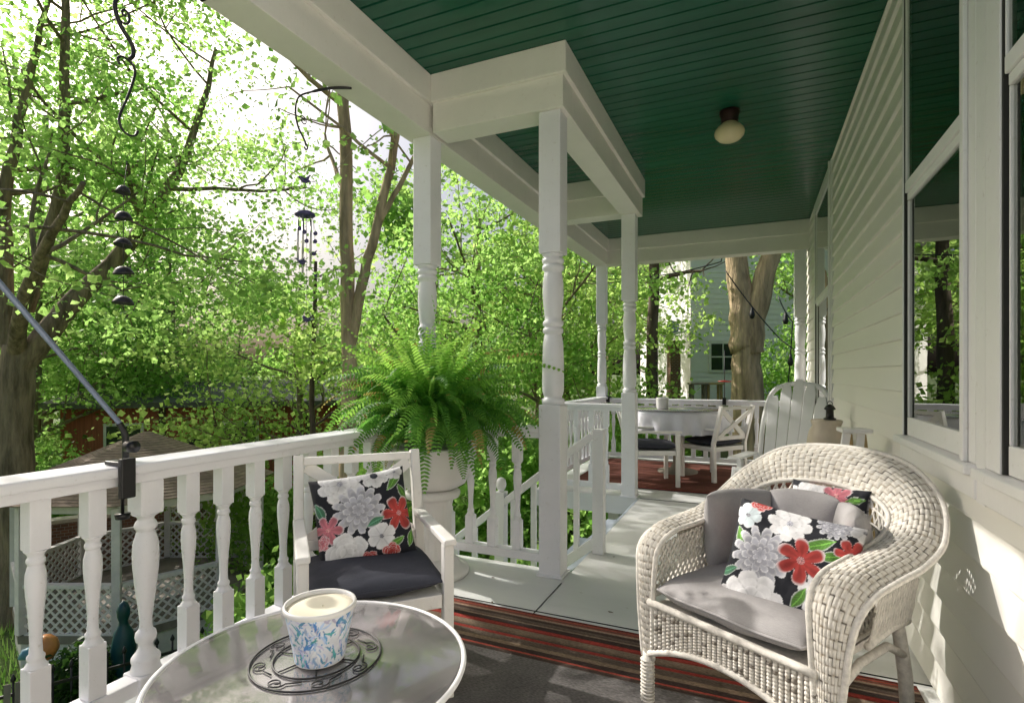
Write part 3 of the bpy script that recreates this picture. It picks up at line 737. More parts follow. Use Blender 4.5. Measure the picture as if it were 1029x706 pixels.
# front apron
def apron(u, v):
    x = -.268+.536*u; arch = .205+.07*(1-(2*u-1)**2)
    return x, arch+(.375-arch)*v
b = MB(); NU, NV = 32*5, 12*5; vs = []; cs = []
for i in range(NU+1):
    for j in range(NV+1):
        u, v = i/NU, j/NV; x, z = apron(u, v)
        cu = u*32; cvv = v*12+.5*(int(cu) % 2); fu = cu % 1; fv = cvv % 1
        h = math.sin(math.pi*fu)**.5*(.35+.65*math.sin(math.pi*fv)**.4); dark = mnoise.noise(Vector((int(cu)*1.7, int(cvv)*2.3, 0)))
        hh = h*(.25 if dark > .35 else 1); k = min(1, max(0, (hh-.10)/.4)); vs.append(Vector((x, -.008-.011*h, z))); cs.append(tuple((DRT*1.5 if dark > .05 else MID)*(1-k)+WHT*k))
fs = [(i*(NV+1)+j, (i+1)*(NV+1)+j, (i+1)*(NV+1)+j+1, i*(NV+1)+j+1) for i in range(NU) for j in range(NV)]
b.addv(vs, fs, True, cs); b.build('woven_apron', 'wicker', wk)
b = MB(); b.tube([(-.27+.54*k/20, -.012, .204+.07*(1-(2*k/20-1)**2)) for k in range(21)], .011, 8); b.tube([(-.27+.54*k/10, -.016, .377) for k in range(11)], .012, 8); b.build('apron_braid', 'wickerstrand', wk)
# seat deck, rear skirts and legs
b = MB(); b.bx(-.255, .255, 0, .52, .352, .374); b.build('seat_deck', 'wickerstrand', wk)
for sx in (-1, 1):
    b = MB(); b.tube([(sx*.285, -.004, .012), (sx*.284, -.004, .10), (sx*.281, -.004, .2)], [.017, .017, .019], 12)
    b.tube([(sx*.285, -.004, 0), (sx*.285, -.004, .018)], .021, 12)
    for k in range(12): z = .045+.012*k; b.tube([(sx*.285+.0205*math.cos(a), -.004+.0205*math.sin(a), z) for a in np.linspace(0, 6.28, 11)], .004, 5, False)
    b.build('leg', 'wickerstrand', wk)
    b = MB(); b.tube([(sx*.27, .56, 0), (sx*.265, .54, .2), (sx*.255, .50, .40), (sx*.262, .50, .63)], [.020, .020, .018, .014], 12); b.build('leg', 'wickerstrand', wk)
    b = MB(); b.tube([(sx*.275, .05, .30), (sx*.27, .22, .335), (sx*.268, .4, .33), (sx*.267, .52, .27)], .012, 8); b.build('stretcher', 'wickerstrand', wk)
    b = MB(); lattice(b, lambda u, v: Vector((sx*(.33-.03*(1-v)), .20+.28*u, .40+.19*v)), .28, .19, .018, .0045, .2)
    b.tube([(sx*.30, .19, .40), (sx*.30, .34, .41), (sx*.29, .49, .39)], .010, 8); b.build('outer_skirt', 'wickerstrand', wk)
WM = Matrix.Translation(WO) @ Matrix.Rotation(WR, 4, 'Z')
b = MB(); soft_pad(b, .49, .49, .105, .376, 48, 6, .32); o = b.build('seat_cushion', 'greyfab'); o.matrix_world = WM @ Matrix.Translation((0, .215, 0)); tag(o, 'pale grey seat cushion of the wicker armchair', 'cushion'); piping(o, .49, .49, .4285, 'greyfab')
# back cushion in three lobes, following the curve of the chair
bc = thing('back_cushion', 'pale grey three section back cushion propped inside the wicker armchair', 'cushion', WO, WR)
def back_lobe(a0, a1, zt, zb0=.44, th=.10):
    b = MB()
    cx_, cy_, rx, ry = 0, .26, .215, .25
    def f(side):
        def g(u, v):
            uu = math.sin(math.pi/2*(2*u-1)); vv = math.sin(math.pi/2*(2*v-1)); e = max(0, 1-abs(uu)**4)**.5*max(0, 1-abs(vv)**4)**.5
            ang = a0+(a1-a0)*(uu+1)/2; rr = 1+side*(th/2)*e*(1-.25*vv*vv)/.24+.02*mnoise.noise(Vector((ang*2, v*2, 1)))
            lean = .03*vv
            z = zb0+(zt-zb0)*(vv+1)/2-.012*(abs(uu)**4)*(1 if vv > 0 else 0)
            return Vector((rx*(rr+lean)*math.sin(ang), cy_+ry*(rr+lean)*math.cos(ang), z))
        return g
    b.grid(f(-1), 32, 32); fo = f(1); b.grid(lambda u, v: fo(1-u, v), 32, 32)
    return b.build('cushion_lobe', 'greyfab', bc)
back_lobe(R(-98), R(-34), .715); back_lobe(R(-35), R(25), .722); back_lobe(R(24), R(78), .715)
p2 = pillow('flowered_pillow', 'square flowered pillow in front of the grey cushion on the wicker armchair', items_r, 11, .355, .35, .12)
p2.matrix_world = WM @ Matrix.Translation((.085, .195, .545)) @ Matrix.Rotation(R(16), 4, 'Z') @ Matrix.Rotation(R(7), 4, 'Y') @ Matrix.Rotation(R(64), 4, 'X')
items_b = [('rose', .30, .9, .2, .2, WH), ('lily', .62, .88, .2, .2, PINK), ('daisy', .1, .8, .14, .2, WH), ('anemone', .5, .4, .3, .2, WH), ('leaf', .85, .85, .12, .2, GRN), ('daisy', .92, .6, .14, .4, WH)]
p3 = pillow('flowered_pillow', 'second flowered pillow peeking out above the back cushion of the wicker armchair', items_b, 21, .26, .26, .05, n=70)
p3.matrix_world = WM @ Matrix.Translation((.03, .555, .615)) @ Matrix.Rotation(R(82), 4, 'X')

# ------------------------------------------------------------------ glass coffee table
TC = (-.945, .99); TZ = .45; TR = .350
t = thing('coffee_table', 'round low table with hazy glass top in the foreground', 'table', (TC[0], TC[1], 0))
b = MB(); b.lathe([(.0, TZ-.008), (TR-.012, TZ-.008), (TR-.006, TZ-.006), (TR-.006, TZ-.002), (TR-.012, TZ), (.0, TZ)], n=72); b.build('glass_top', 'tableglass', t)
b = MB(); b.tube([((TR-.002)*math.cos(a), (TR-.002)*math.sin(a), TZ-.005) for a in np.linspace(0, 2*math.pi, 73)], .0065, 8, False); b.build('rim', M['plastic'], t)
for k in range(4):
    a = R(20+90*k); ca, sa = math.cos(a), math.sin(a)
    b = MB(); b.tube(catmull([(.30*ca, .30*sa, 0), (.27*ca, .27*sa, .12), (.20*ca, .20*sa, .26), (.24*ca, .24*sa, .38), (.31*ca, .31*sa, TZ-.02)], 6), .012, 8); b.build('leg', 'chairwhite', t)
b = MB(); b.tube([(.305*math.cos(a), .305*math.sin(a), TZ-.022) for a in np.linspace(0, 2*math.pi, 49)], .010, 8, False); b.tube([(.2*math.cos(a), .2*math.sin(a), .255) for a in np.linspace(0, 2*math.pi, 41)], .008, 8, False); b.build('leg_ring', 'chairwhite', t)
# trivet
tv = thing('wire_trivet', 'round black wire trivet with scroll border on the glass table', 'trivet', (-.957, 1.008, TZ-.0005))
b = MB()
ring = lambda r, z, n=60: [(r*math.cos(a), r*math.sin(a), z) for a in np.linspace(0, 2*math.pi, n+1)]
b.tube(ring(.148, .004), .0023, 6, False); b.tube(ring(.098, .004), .0023, 6, False)
for k in range(6):
    a = R(60*k+12); b.tube([(.03*math.cos(a), .03*math.sin(a), .004), (.098*math.cos(a), .098*math.sin(a), .004)], .0018, 6)
b.build('wire_frame', 'black', tv)
for k in range(8):
    a0 = R(45*k); b = MB(); pts = []
    for q in np.linspace(0, 1, 26):
        th = q*5.2*math.pi/2; rr = .004+.017*q; pts.append((.124+rr*math.cos(th)*.9, rr*math.sin(th)*1.1, .004))
    pts.append((.110, .034, .004)); pts.append((.0985, .05, .004))
    b.tube([(x*math.cos(a0)-y*math.sin(a0), x*math.sin(a0)+y*math.cos(a0), z) for x, y, z in pts], .0017, 5); b.build('scroll', 'black', tv)
# candle pot with leaf print
cp = thing('candle_pot', 'blue leaf printed candle pot filled with cream wax on the wire trivet', 'candle', (-.945, 1.005, TZ+.006))
NT_, NZ_ = 260, 90; rs = np.random.RandomState(5)
TT, ZZ = np.meshgrid(np.linspace(0, 1, NT_+1), np.linspace(0, 1, NZ_+1), indexing='ij'); Cc = np.tile(np.array([.76, .78, .86]), (NT_+1, NZ_+1, 1)); PW = .45; PH = .125
pal = [np.array(c) for c in ((.08, .24, .58), (.16, .40, .70), (.10, .42, .46), (.32, .48, .72), (.82, .84, .88), (.44, .56, .78), (.12, .32, .52), (.56, .54, .74))]
for k in range(420):
    cx_ = rs.rand(); cy_ = rs.rand()*1.1-.05; L_ = .006+.011*rs.rand(); wd = L_*(.14+.14*rs.rand()); ang = R(50+rs.rand()*80) if rs.rand() < .75 else rs.rand()*3.1
    dx = (TT-cx_+.5) % 1-.5; x = dx*PW; y = (ZZ-cy_)*PH
    xr = x*math.cos(ang)+y*math.sin(ang); yr = -x*math.sin(ang)+y*math.cos(ang)+3.5*xr*xr*(1 if rs.rand() < .5 else -1)*6
    m = (xr/L_)**2+np.abs(yr)/wd < 1; Cc[m] = pal[rs.randint(len(pal))]*(.8+.4*rs.rand())
for k in range(120):
    cx_ = rs.rand(); cy_ = rs.rand(); dx = ((TT-cx_+.5) % 1-.5)*PW; y = (ZZ-cy_)*PH; Cc[np.hypot(dx, y) < .0022] = pal[rs.randint(3)]
b = MB()
def potr(v): return .057+.020*v+.003*v*v
b.grid(lambda u, v: (potr(v)*math.cos(u*2*math.pi), potr(v)*math.sin(u*2*math.pi), .002+.116*v), NT_, NZ_, lambda u, v: tuple(Cc[int(round(u*NT_)), int(round(v*NZ_))]))
b.build('printed_body', 'potprint', cp)
b = MB(); b.lathe([(.0565, .0), (.0565, .002)], n=40); b.build('pot_base', 'pot', cp)
b = MB(); b.lathe([(.0795, .117), (.083, .119), (.084, .126), (.0815, .131), (.077, .130), (.0755, .123), (.0755, .117)], n=56); b.build('rim', 'pot', cp)
b = MB(); b.lathe([(.0752, .112), (.0752, .1215), (.06, .1200), (.012, .1195)], n=48); b.tube([(.004, .004, .119), (.005, .004, .1225)], .0012, 6); b.build('candle_wax', 'wax', cp)

# ------------------------------------------------------------------ rugs
def rug(label, x0, x1, y0, y1, stripes, rs_seed, plain=None, n=420):
    rs = np.random.RandomState(rs_seed); b = MB()
    D = y1-y0; cells = []
    y = 0.0
    while y < 1:
        wdt = rs.choice([.006, .010, .016, .03])/D*1.0; c = stripes[rs.randint(len(stripes))]; cells.append((y, y+wdt, np.array(c)*(.7+.5*rs.rand()))); y += wdt
    def cfn(u, v):
        yy = v*D
        for a, p, c in cells:
            if a <= v < p: cc = c; break
        else: cc = cells[-1][2]
        if plain and plain[0] < yy < plain[1]: cc = np.array((.15, .14, .135))
        if min(v, 1-v)*D < .014: cc = np.array((.16, .018, .016))
        return tuple(cc)
    b.grid(lambda u, v: (x0+(x1-x0)*u, y0+D*v+.004*math.sin(u*9)+.003*mnoise.noise(Vector((u*5, v*2, 3))), .005+.003*(1+mnoise.noise(Vector((u*6, v*4, rs_seed))))*.8), 14, n, cfn)
    o = b.build('striped_rug', 'rug'); sd = o.modifiers.new('solid', 'SOLIDIFY'); sd.thickness = .006; sd.offset = -1 if False else 1
    return tag(o, label, 'rug')
ST = [(.30, .045, .035), (.17, .10, .07), (.10, .065, .05), (.36, .07, .05), (.22, .16, .11), (.06, .04, .035), (.15, .03, .025), (.30, .22, .16), (.12, .09, .07)]
rug('striped red and brown rug with charcoal middle under the glass table', -1.72, .53, .25, 2.372, ST, 4, (.37, 1.74))
rug('red brown rug under the dining table at the far porch end', -1.75, .35, 5.42, 7.15, [(.20, .07, .05), (.17, .065, .05), (.15, .065, .05), (.22, .085, .065)], 9, n=120)

# tiny dry leaves on the floor boards
M['dryleaf'] = mat_plain('dry_leaf', (.10, .07, .04), .9, .3)
for k, (x, y) in enumerate(((-1.18, 2.42), (-.79, 3.33), (-.62, 2.55), (-.35, 3.75), (-.52, 3.05), (-1.32, 2.72), (.05, 2.9))):
    b = MB(); a = rnd.random()*6.28; q = .011+.008*rnd.random(); m = Matrix.Rotation(a, 3, 'Z')
    b.addv([m @ Vector(p)*q for p in ((-1, 0, .1), (-.2, .5, .35), (.5, .35, .2), (1.1, 0, .5), (.4, -.4, .3), (-.3, -.45, .2), (0, 0, .08))], [(6, 0, 1), (6, 1, 2), (6, 2, 3), (6, 3, 4), (6, 4, 5), (6, 5, 0)])
    o = b.build('dry_leaf', 'dryleaf'); o.location = (x, y, .0015); tag(o, 'tiny dry leaf lying on the pale porch floor', 'leaf', 'dry leaves on the porch floor')

# ------------------------------------------------------------------ planter and fern
PX, PY = -1.675, 2.665
t = thing('pedestal', 'white fluted plant pedestal in the porch corner under the fern pot', 'pedestal', (PX, PY, 0))
b = MB(); b.lathe([(.205, .001), (.207, .02), (.20, .035), (.165, .048), (.15, .06), (.145, .075), (.125, .085), (.118, .10)], n=40); b.build('base', 'pot', t)
b = MB(); n = 48; prof = [(.112, .10), (.104, .2), (.100, .3), (.104, .38), (.115, .425)]
vs = []
for r, z in prof:
    for j in range(96): a = 2*math.pi*j/96; vs.append(((r+.006*abs(math.sin(a*8)))*math.cos(a), (r+.006*abs(math.sin(a*8)))*math.sin(a), z))
b.addv(vs, [(i*96+j, i*96+(j+1) % 96, (i+1)*96+(j+1) % 96, (i+1)*96+j) for i in range(4) for j in range(96)], True); b.build('fluted_column', 'pot', t)
b = MB(); b.lathe([(.118, .42), (.150, .432), (.156, .445), (.156, .462), (.14, .474), (.11, .478)], n=40); b.build('capital', 'pot', t)
b = MB(); b.lathe([(.09, .479), (.14, .485), (.185, .51), (.208, .56), (.216, .62), (.218, .69), (.226, .70), (.228, .715), (.218, .722), (.205, .715), (.2, .66), (.1, .64)], (PX, PY, 0), 48)
tag(b.build('plant_pot', 'pot'), 'round white glazed pot on the pedestal holding the fern', 'pot')
rs = np.random.RandomState(12); Vf = []; Ff = []; Tf = []
def frond(az, elev, length, droop, width, tint, twist=0.0, z0=.70, r0=.05):
    n = 30; p = Vector((r0*math.cos(az), r0*math.sin(az), z0)); d = Vector((math.cos(az)*math.cos(elev), math.sin(az)*math.cos(elev), math.sin(elev))); st = length/n
    side0 = Vector((-math.sin(az), math.cos(az), 0)); wob = rs.rand()*6; curl = (rs.rand()-.5)*1.6; drytip = rs.rand() < .07
    for k in range(n):
        f = k/n; d = (d+Vector((0, 0, -droop*st*(.6+1.4*f)))+side0*(.05*math.sin(wob+f*5)*6+curl)*st).normalized(); q = p+d*st
        side = d.cross(Vector((0, 0, 1)));  side = side.normalized() if side.length > .05 else side0
        up = side.cross(d).normalized(); side = (side*math.cos(twist)+up*math.sin(twist)).normalized(); nrm = side.cross(d).normalized()
        w = width*min(1, (f*5)+.3)*(1-f**2.2)**.7
        for sg in (-1, 1):
            tip = p+side*sg*w+d*w*.22-Vector((0, 0, 1))*w*(.22+.15*rs.rand())+nrm*.10*w*(rs.rand()-.3); h = st*.62
            o = len(Vf); mid = p.lerp(tip, .55)+nrm*.08*w
            Vf.extend([p-d*h*.25, mid-d*h*.55, tip, mid+d*h*.55, p+d*h*.55]); Ff.append((o, o+1, o+2, o+3)); Ff.append((o, o+3, o+4, o+4))
            tt = min(.87, max(0, tint+.3*(rs.rand()-.5)+.15*f)); tt = 1 if (rs.rand() < .012 or (drytip and f > .72)) else tt; Tf.extend([tt]*5)
        p = q
for k in range(330):
    az = rs.rand()*2*math.pi; layer = rs.rand()
    el = R(30+52*layer); Lg = .36+.22*rs.rand()+.14*layer; dr = 3.2-1.6*layer+1.3*rs.rand()
    frond(az, el, Lg, dr, .044+.022*rs.rand(), .12+.68*rs.rand()*(.35+.65*layer), (rs.rand()-.5)*1.8, .75+.10*rs.rand(), .03+.15*rs.rand())
for k in range(22):
    az = rs.rand()*2*math.pi; frond(az, R(35+25*rs.rand()), .28+.16*rs.rand(), 7.0+2.5*rs.rand(), .05+.015*rs.rand(), .08+.35*rs.rand(), (rs.rand()-.5)*1.4, .75, .15)
for k in range(56):
    az = rs.rand()*2*math.pi; frond(az, R(55+34*rs.rand()), .60+.26*rs.rand(), .8+1.2*rs.rand(), .042, .5+.5*rs.rand(), (rs.rand()-.5)*2.4, .80, .08)
FF = np.array([f if f[2] != f[3] else (f[0], f[1], f[2], f[2]) for f in Ff]); quads = np.array([f for f in Ff if f[2] != f[3]])
tris = np.array([f[:3] for f in Ff if f[2] == f[3]])
Vn = np.array([tuple(v) for v in Vf]); Tn = np.repeat(np.array(Tf)[:, None], 3, 1)
allT = np.r_[np.c_[quads[:, 0], quads[:, 1], quads[:, 2]], np.c_[quads[:, 0], quads[:, 2], quads[:, 3]], tris]
fern = np_mesh('boston_fern', Vn, allT, 'fern', tint=Tn); fern.location = (PX, PY, 0)
tag(fern, 'large lush green fern spilling over the white pot in the corner', 'fern')

# ------------------------------------------------------------------ dining corner
DT = (-.80, 6.45)
t = thing('dining_table', 'round glass topped table under a white cloth at the far porch end', 'table', DT+(0,))
b = MB(); b.lathe([(.22, .001), (.22, .03), (.08, .06), (.05, .12), (.045, .55), (.09, .68), (.35, .70)], n=28); b.build('pedestal_leg', 'woodg', t)
b = MB(); b.lathe([(.0, .70), (.52, .70), (.525, .712), (.52, .722), (0, .722)], n=56); b.build('tabletop', 'plastic', t)
b = MB(); b.lathe([(.0, .7305), (.548, .7305), (.552, .735), (.548, .739), (0, .739)], n=56); b.build('glass_cover', 'tableglass', t)
b = MB(); n = 160; vs = []
for i in range(13):
    for j in range(n):
        a = 2*math.pi*j/n; f = max(0, (i-4)/8)
        if i <= 4: r = .53*i/4; z = .727
        else: r = .533+.035*f+.034*f*math.sin(a*17+.6*math.sin(a*5)); z = .727-.24*f
        vs.append((r*math.cos(a), r*math.sin(a), z))
b.addv(vs, [(i*n+j, i*n+(j+1) % n, (i+1)*n+(j+1) % n, (i+1)*n+j) for i in range(12) for j in range(n)], True)
o = b.build('tablecloth', 'cloth'); o.location = DT+(0,); tag(o, 'white pleated tablecloth draped over the dining table', 'tablecloth')
b = MB(); b.lathe([(.055, 0), (.062, .01), (.068, .10), (.07, .125), (.063, .125), (.058, .03), (.01, .02)], (-.93, 6.2, .741), 28); tag(b.build('table_planter', 'pot'), 'small white pot on the dining table', 'pot')
# resin adirondack chair seen at the far wall
t = thing('adirondack_chair', 'white resin slatted lounge chair with rounded back near the far window', 'chair', (.2, 5.0, 0), R(-18))
def slat_y(z): return .18+(z-.25)*.42
for k in range(5):
    x = (k-2)*.098; top = 1.08-.045*abs(k-2)**1.75; wb = .040; wt = .0455
    b = MB(); y0, y1 = slat_y(.25), slat_y(top)
    pts = []; nn = 10
    b.grid(lambda u, v: Vector(((x*.86+(x-x*.86)*v)+(2*u-1)*(wb+(wt-wb)*v)*(1 if v < .93 else (1-((v-.93)/.07)**2*.35)), y0+(y1-y0)*v+.018*math.cos((x+(2*u-1)*.04)*4), .25+(top-.25)*v)), 4, nn)
    o = b.build('back_slat', 'plastic', t, shade=False); sd = o.modifiers.new('solid', 'SOLIDIFY'); sd.thickness = .022; bv = o.modifiers.new('bevel', 'BEVEL'); bv.width = .004; bv.segments = 2; bv.limit_method = 'ANGLE'; bv.angle_limit = R(50)
b = MB(); b.tube(catmull([(-.25, slat_y(.3)+.04, .30), (-.265, slat_y(.7)+.045, .70), (-.21, slat_y(.97)+.045, .97), (0, slat_y(1.03)+.05, 1.04), (.21, slat_y(.97)+.045, .97), (.265, slat_y(.7)+.045, .70), (.25, slat_y(.3)+.04, .30)], 8), .022, 8); b.build('back_frame', 'plastic', t)
for k in range(6):
    b = MB(); y = -.36+.092*k; b.box((0, y, .365-.02*k), (.50, .078, .022)); b.build('seat_slat', 'plastic', t, bevel=.005)
for sx in (-1, 1):
    b = MB(); b.bx(sx*.29-.02, sx*.29+.02, -.14, -.09, 0, .409); b.bar((sx*.27, -.33, .33), (sx*.27, .55, .02), .03, .10); b.build('leg', 'plastic', t, bevel=.005)
    b = MB(); b.bx(sx*.32-.06, sx*.32+.05, -.16, .30, .41, .43); b.build('armrest', 'plastic', t, bevel=.008)
    b = MB(); b.bx(sx*.29-.018, sx*.29+.018, .27, .30, .05, .409); b.build('rear_support', 'plastic', t, bevel=.004)
# ceramic jar and lantern between the lounge chair and the wall
b = MB(); b.lathe([(.09, .001), (.10, .05), (.115, .25), (.115, .50), (.12, .66), (.105, .74), (.085, .78), (.095, .81), (.09, .82)], (.44, 4.2, 0), 32); tag(b.build('garden_jar', 'tan'), 'tall pale tan ceramic jar by the wall behind the wicker armchair', 'jar')
t = thing('lantern', 'small black lantern standing on the tan jar', 'lantern', (.46, 4.2, .821)); t.scale = (.8, .8, .8)
b = MB(); b.lathe([(.045, 0), (.048, .012), (.03, .02), (.028, .08), (.045, .09), (.03, .115), (.008, .13)], n=14); b.build('body', 'blackplastic', t)
b = MB(); b.tube([(.02*math.cos(a), 0, .125+.03*math.sin(a)) for a in np.linspace(0, math.pi, 9)], .003, 5); b.build('handle', 'blackplastic', t)
# white folding step stool by the wall
t = thing('step_stool', 'white folding wooden step stool standing against the house wall', 'stool', (.44, 3.1, 0), R(8))
for sx in (-1, 1):
    b = MB(); b.bar((sx*.055-.09, sx*-.01, 0), (sx*.03-.0, 0, .84), .035, .022, (0, 1, 0)); b.build('leg', 'chairwhite', t, bevel=.004)
    b = MB(); b.bar((sx*.055+.10, .10, 0), (sx*.03+.02, .05, .83), .035, .022, (0, 1, 0)); b.build('leg', 'woody', t, bevel=.004)
for z in (.25, .52):
    b = MB(); b.box((0, .03, z), (.20, .10, .02)); b.build('step', 'chairwhite', t, bevel=.003)
b = MB(); b.box((.01, .025, .852), (.13, .11, .02)); b.build('top_step', 'chairwhite', t, bevel=.004)

# ------------------------------------------------------------------ hanging things
HX, HY = -2.05, 1.217
t = thing('hanging_hook', 'long black scrolled iron hook hanging at the top left', 'hook', (HX, HY, 2.085), 0); t.scale = (1, 1, .82)
# local 2D drawing in the plane facing the porch (x right = along +Y, z up), pixel tracing of the real hook shape
def hk(pts, r, n=8): b.tube(catmull([(0, x, z) for x, z in pts], 6), r, n)
b = MB()
hk([(-.02, .60), (-.02, .53), (-.022, .45), (-.028, .40), (-.012, .34), (.018, .295), (.032, .27), (.034, .235), (.022, .21)], .0075)
hk([(-.012, .355), (.006, .352), (.019, .37), (.018, .40), (.006, .412), (-.004, .40), (.0, .385), (.007, .388)], .0045)
b.bx(-.012, .0, -.03, .012, .60, .615)
b.build('scroll_bracket', 'black', t)
b = MB(); hk([(-.012, .165), (-.018, .188), (-.002, .205), (.026, .195), (.040, .17), (.034, .12), (.012, .03), (-.006, -.03), (-.014, -.075), (-.003, -.112), (.022, -.125), (.043, -.112), (.050, -.09)], .0045); b.build('lower_hook', 'black', t)
t = thing('hook_bracket', 'straight black bracket under the porch beam carrying the scrolled hook', 'bracket', (-1.95, 1.44, 2.585))
b = MB(); b.tube([(.02, 0, -.006), (-.03, -.05, -.004), (-.10, -.22, .0), (-.105, -.245, .0)], .008, 8); b.bx(-.02, .04, -.02, .02, -.009, 0); b.build('arm', 'black', t)
t = thing('cup_mobile', 'string of five dark little cups hanging below the scrolled hook', 'wind chime', (HX, HY, 1.875))
b = MB(); b.tube([(0, .012, .0), (0, .0, -.1), (0, 0, -.52)], .0012, 5); b.tube([(0, .012, .0), (0, .012, .012)], .003, 5); b.build('cord', 'black', t)
for k, z in enumerate((1.777, 1.685, 1.59, 1.49, 1.385)):
    b = MB(); rr = (.024, .028, .030, .033, .034)[k]
    m = Matrix.Rotation(R((-8, 6, -10, 8, -6)[k]), 3, 'X')
    prof = [(.002, .020), (.010, .019), (.02, .014), (.027, .006), (.031, -.003), (.033, -.008), (.029, -.005), (.010, .004), (.002, .006)]
    n = 18; vs = [m @ Vector((r*rr/.033*math.cos(2*math.pi*j/n), r*rr/.033*math.sin(2*math.pi*j/n), z_)) for r, z_ in prof for j in range(n)]
    b.addv([v+Vector((0, 0, z-1.875)) for v in vs], [(i*n+j, i*n+(j+1) % n, (i+1)*n+(j+1) % n, (i+1)*n+j) for i in range(len(prof)-1) for j in range(n)], True); b.build('cup', 'black', t)
# second hook with wind chime
t = thing('hanging_hook', 'thin curved black hook at the beam corner carrying the wind chime', 'hook', (-1.93, 2.13, 2.585))
b = MB(); pts = [(.05, .09, .0), (-.015, .02, -.02), (-.055, -.075, -.075), (-.07, -.145, -.13), (-.07, -.165, -.20), (-.07, -.15, -.27), (-.07, -.11, -.32), (-.07, -.098, -.345)]
b.tube(catmull(pts, 6), [.007]*12+[.0045]*31, 8); b.build('hook_arm', 'black', t)
b = MB(); b.tube(catmull([(-.07, -.10, -.335), (-.07, -.088, -.35), (-.07, -.098, -.365), (-.07, -.11, -.355)], 5), .004, 6)
b.tube([(-.07, -.115+.016*math.cos(q)*(.4+q/9), -.23+.016*math.sin(q)*(.4+q/9)) for q in np.linspace(0, 9, 26)], .003, 5); b.build('curl', 'black', t)
CX, CY = -2.0, 2.025
t = thing('wind_chime', 'wind chime with metal tubes, dark disc and little violet birds', 'wind chime', (CX, CY, 2.22))
b = MB(); b.tube([(0, 0, 0), (0, 0, -.30)], .001, 5); b.tube([(0, .012, -.3), (0, .012, -.83)], .001, 5); b.build('cord', 'black', t)
b = MB(); b.lathe([(.004, -.300), (.03, -.303), (.046, -.312), (.049, -.322), (.044, -.326), (.004, -.322)], n=24); b.build('disc', 'purple', t)
for k in range(5):
    a = R(72*k+10); x, y = .032*math.cos(a), .032*math.sin(a); ln = (.19, .22, .25, .21, .17)[k]
    b = MB(); b.tube([(x, y, -.345), (x, y, -.345-ln)], .0048, 8); b.tube([(x, y, -.322), (x, y, -.345)], .0008, 4); b.build('chime_tube', 'alu', t)
def bird(c, s, a):
    b = MB(); m = Matrix.Rotation(a, 3, 'Z')
    def ad(vs, fs): b.addv([m @ (Vector(v)*s)+Vector(c) for v in vs], fs)
    B2 = MB(); B2.tube([(0, -.030, .0), (0, -.022, .004), (0, -.006, .002), (0, .010, .002), (0, .022, .012), (0, .030, .012), (0, .036, .010)], [.002, .006, .012, .012, .008, .006, .001], 10)
    b.addv([m @ (Vector(v)*s)+Vector(c) for v in B2.v], B2.f, True)
    ad([(0, -.022, .004), (.012, -.055, .012), (-.012, -.055, .012)], [(0, 1, 2)]); ad([(.006, .008, .008), (.03, -.015, .028), (.008, -.014, .006)], [(0, 1, 2)]); ad([(-.006, .008, .008), (-.03, -.015, .028), (-.008, -.014, .006)], [(0, 1, 2)])
    b.build('bird', 'purple', t)
bird((0, .0, -.155), 1.0, R(160)); bird((0, -.02, -.555), .95, R(10)); bird((0, .055, -.50), .7, R(160)); bird((0, .012, -.83), 1.0, R(190)); bird((.02, .05, -.61), .6, R(20))
for k, (y, z) in enumerate(((-.055, -.40), (.048, -.40), (-.025, -.41), (.046, -.44), (-.01, -.45))):
    b = MB(); b.lathe([(.001, -.011), (.008, -.008), (.011, 0), (.008, .008), (.001, .011)], (.02, y, z), 12); b.tube([(.02, y, z+.01), (.012, y*.8, -.325)], .0007, 4); b.build('bead', 'purple', t)

# ------------------------------------------------------------------ rail mounted rod with clamp
t = thing('rail_rod', 'blue grey metal rod clamped to the railing and slanting up to the left', 'rod', (-1.90, 1.16, .84))
RDX = -1.93
b = MB(); b.tube([(RDX, .56, 1.723), (RDX, .827, 1.369), (RDX, 1.00, 1.142), (RDX, 1.128, .972), (RDX, 1.15, .935)], .0085, 10); b.build('slanting_rod', 'steel', t, t.location)
b = MB(); b.tube(catmull([(RDX, 1.132, .965), (RDX, 1.15, .93), (RDX, 1.153, .90), (RDX, 1.153, .845)], 5), .0105, 10); b.build('elbow_socket', 'blackplastic', t, t.location)
b = MB(); b.tube([(-1.90, 1.140, .888), (-1.865, 1.145, .888)], .019, 18); b.build('knob', 'blackplastic', t, t.location)
b = MB(); b.bx(-1.794, -1.774, 1.048, 1.092, .742, .866); b.bx(-1.87, -1.7945, 1.052, 1.088, .8415, .855); b.build('clamp', 'blackplastic', t, t.location, .004)
b = MB(); b.tube([(-1.815, 1.075, .843), (-1.815, 1.075, .69)], .005, 8); b.tube([(-1.815, 1.075, .69), (-1.815, 1.075, .674)], [.022, .019], 16); b.build('screw_handle', 'blackplastic', t, t.location)
# thin rods clamped to the far railing
def feeder(label, x, y, z0, h, red):
    t = thing('feeder_pole', label, 'pole', (x, y, z0), 0, 'thin poles clamped to the far railing')
    b = MB(); b.tube([(0, 0, -.03), (0, 0, h)], .005, 8); b.build('pole', 'black', t)
    b = MB(); b.bx(-.022, .022, -.07, -.052, -.06, .03); b.bx(-.022, .022, -.052, .06, .001, .02); b.build('clamp', 'blackplastic', t, bevel=.003)
    if red:
        b = MB(); b.lathe([(.01, 0), (.075, .004), (.08, .014), (.01, .02)], (0, 0, h*.36), 20); b.build('feeder_tray', 'redpl', t)
feeder('thin black pole with small red tray on the far railing', -.342, 7.31, .80, .62, True)
feeder('thin black pole on the railing by the far outer corner post', -1.80, 7.31, .80, .33, False)

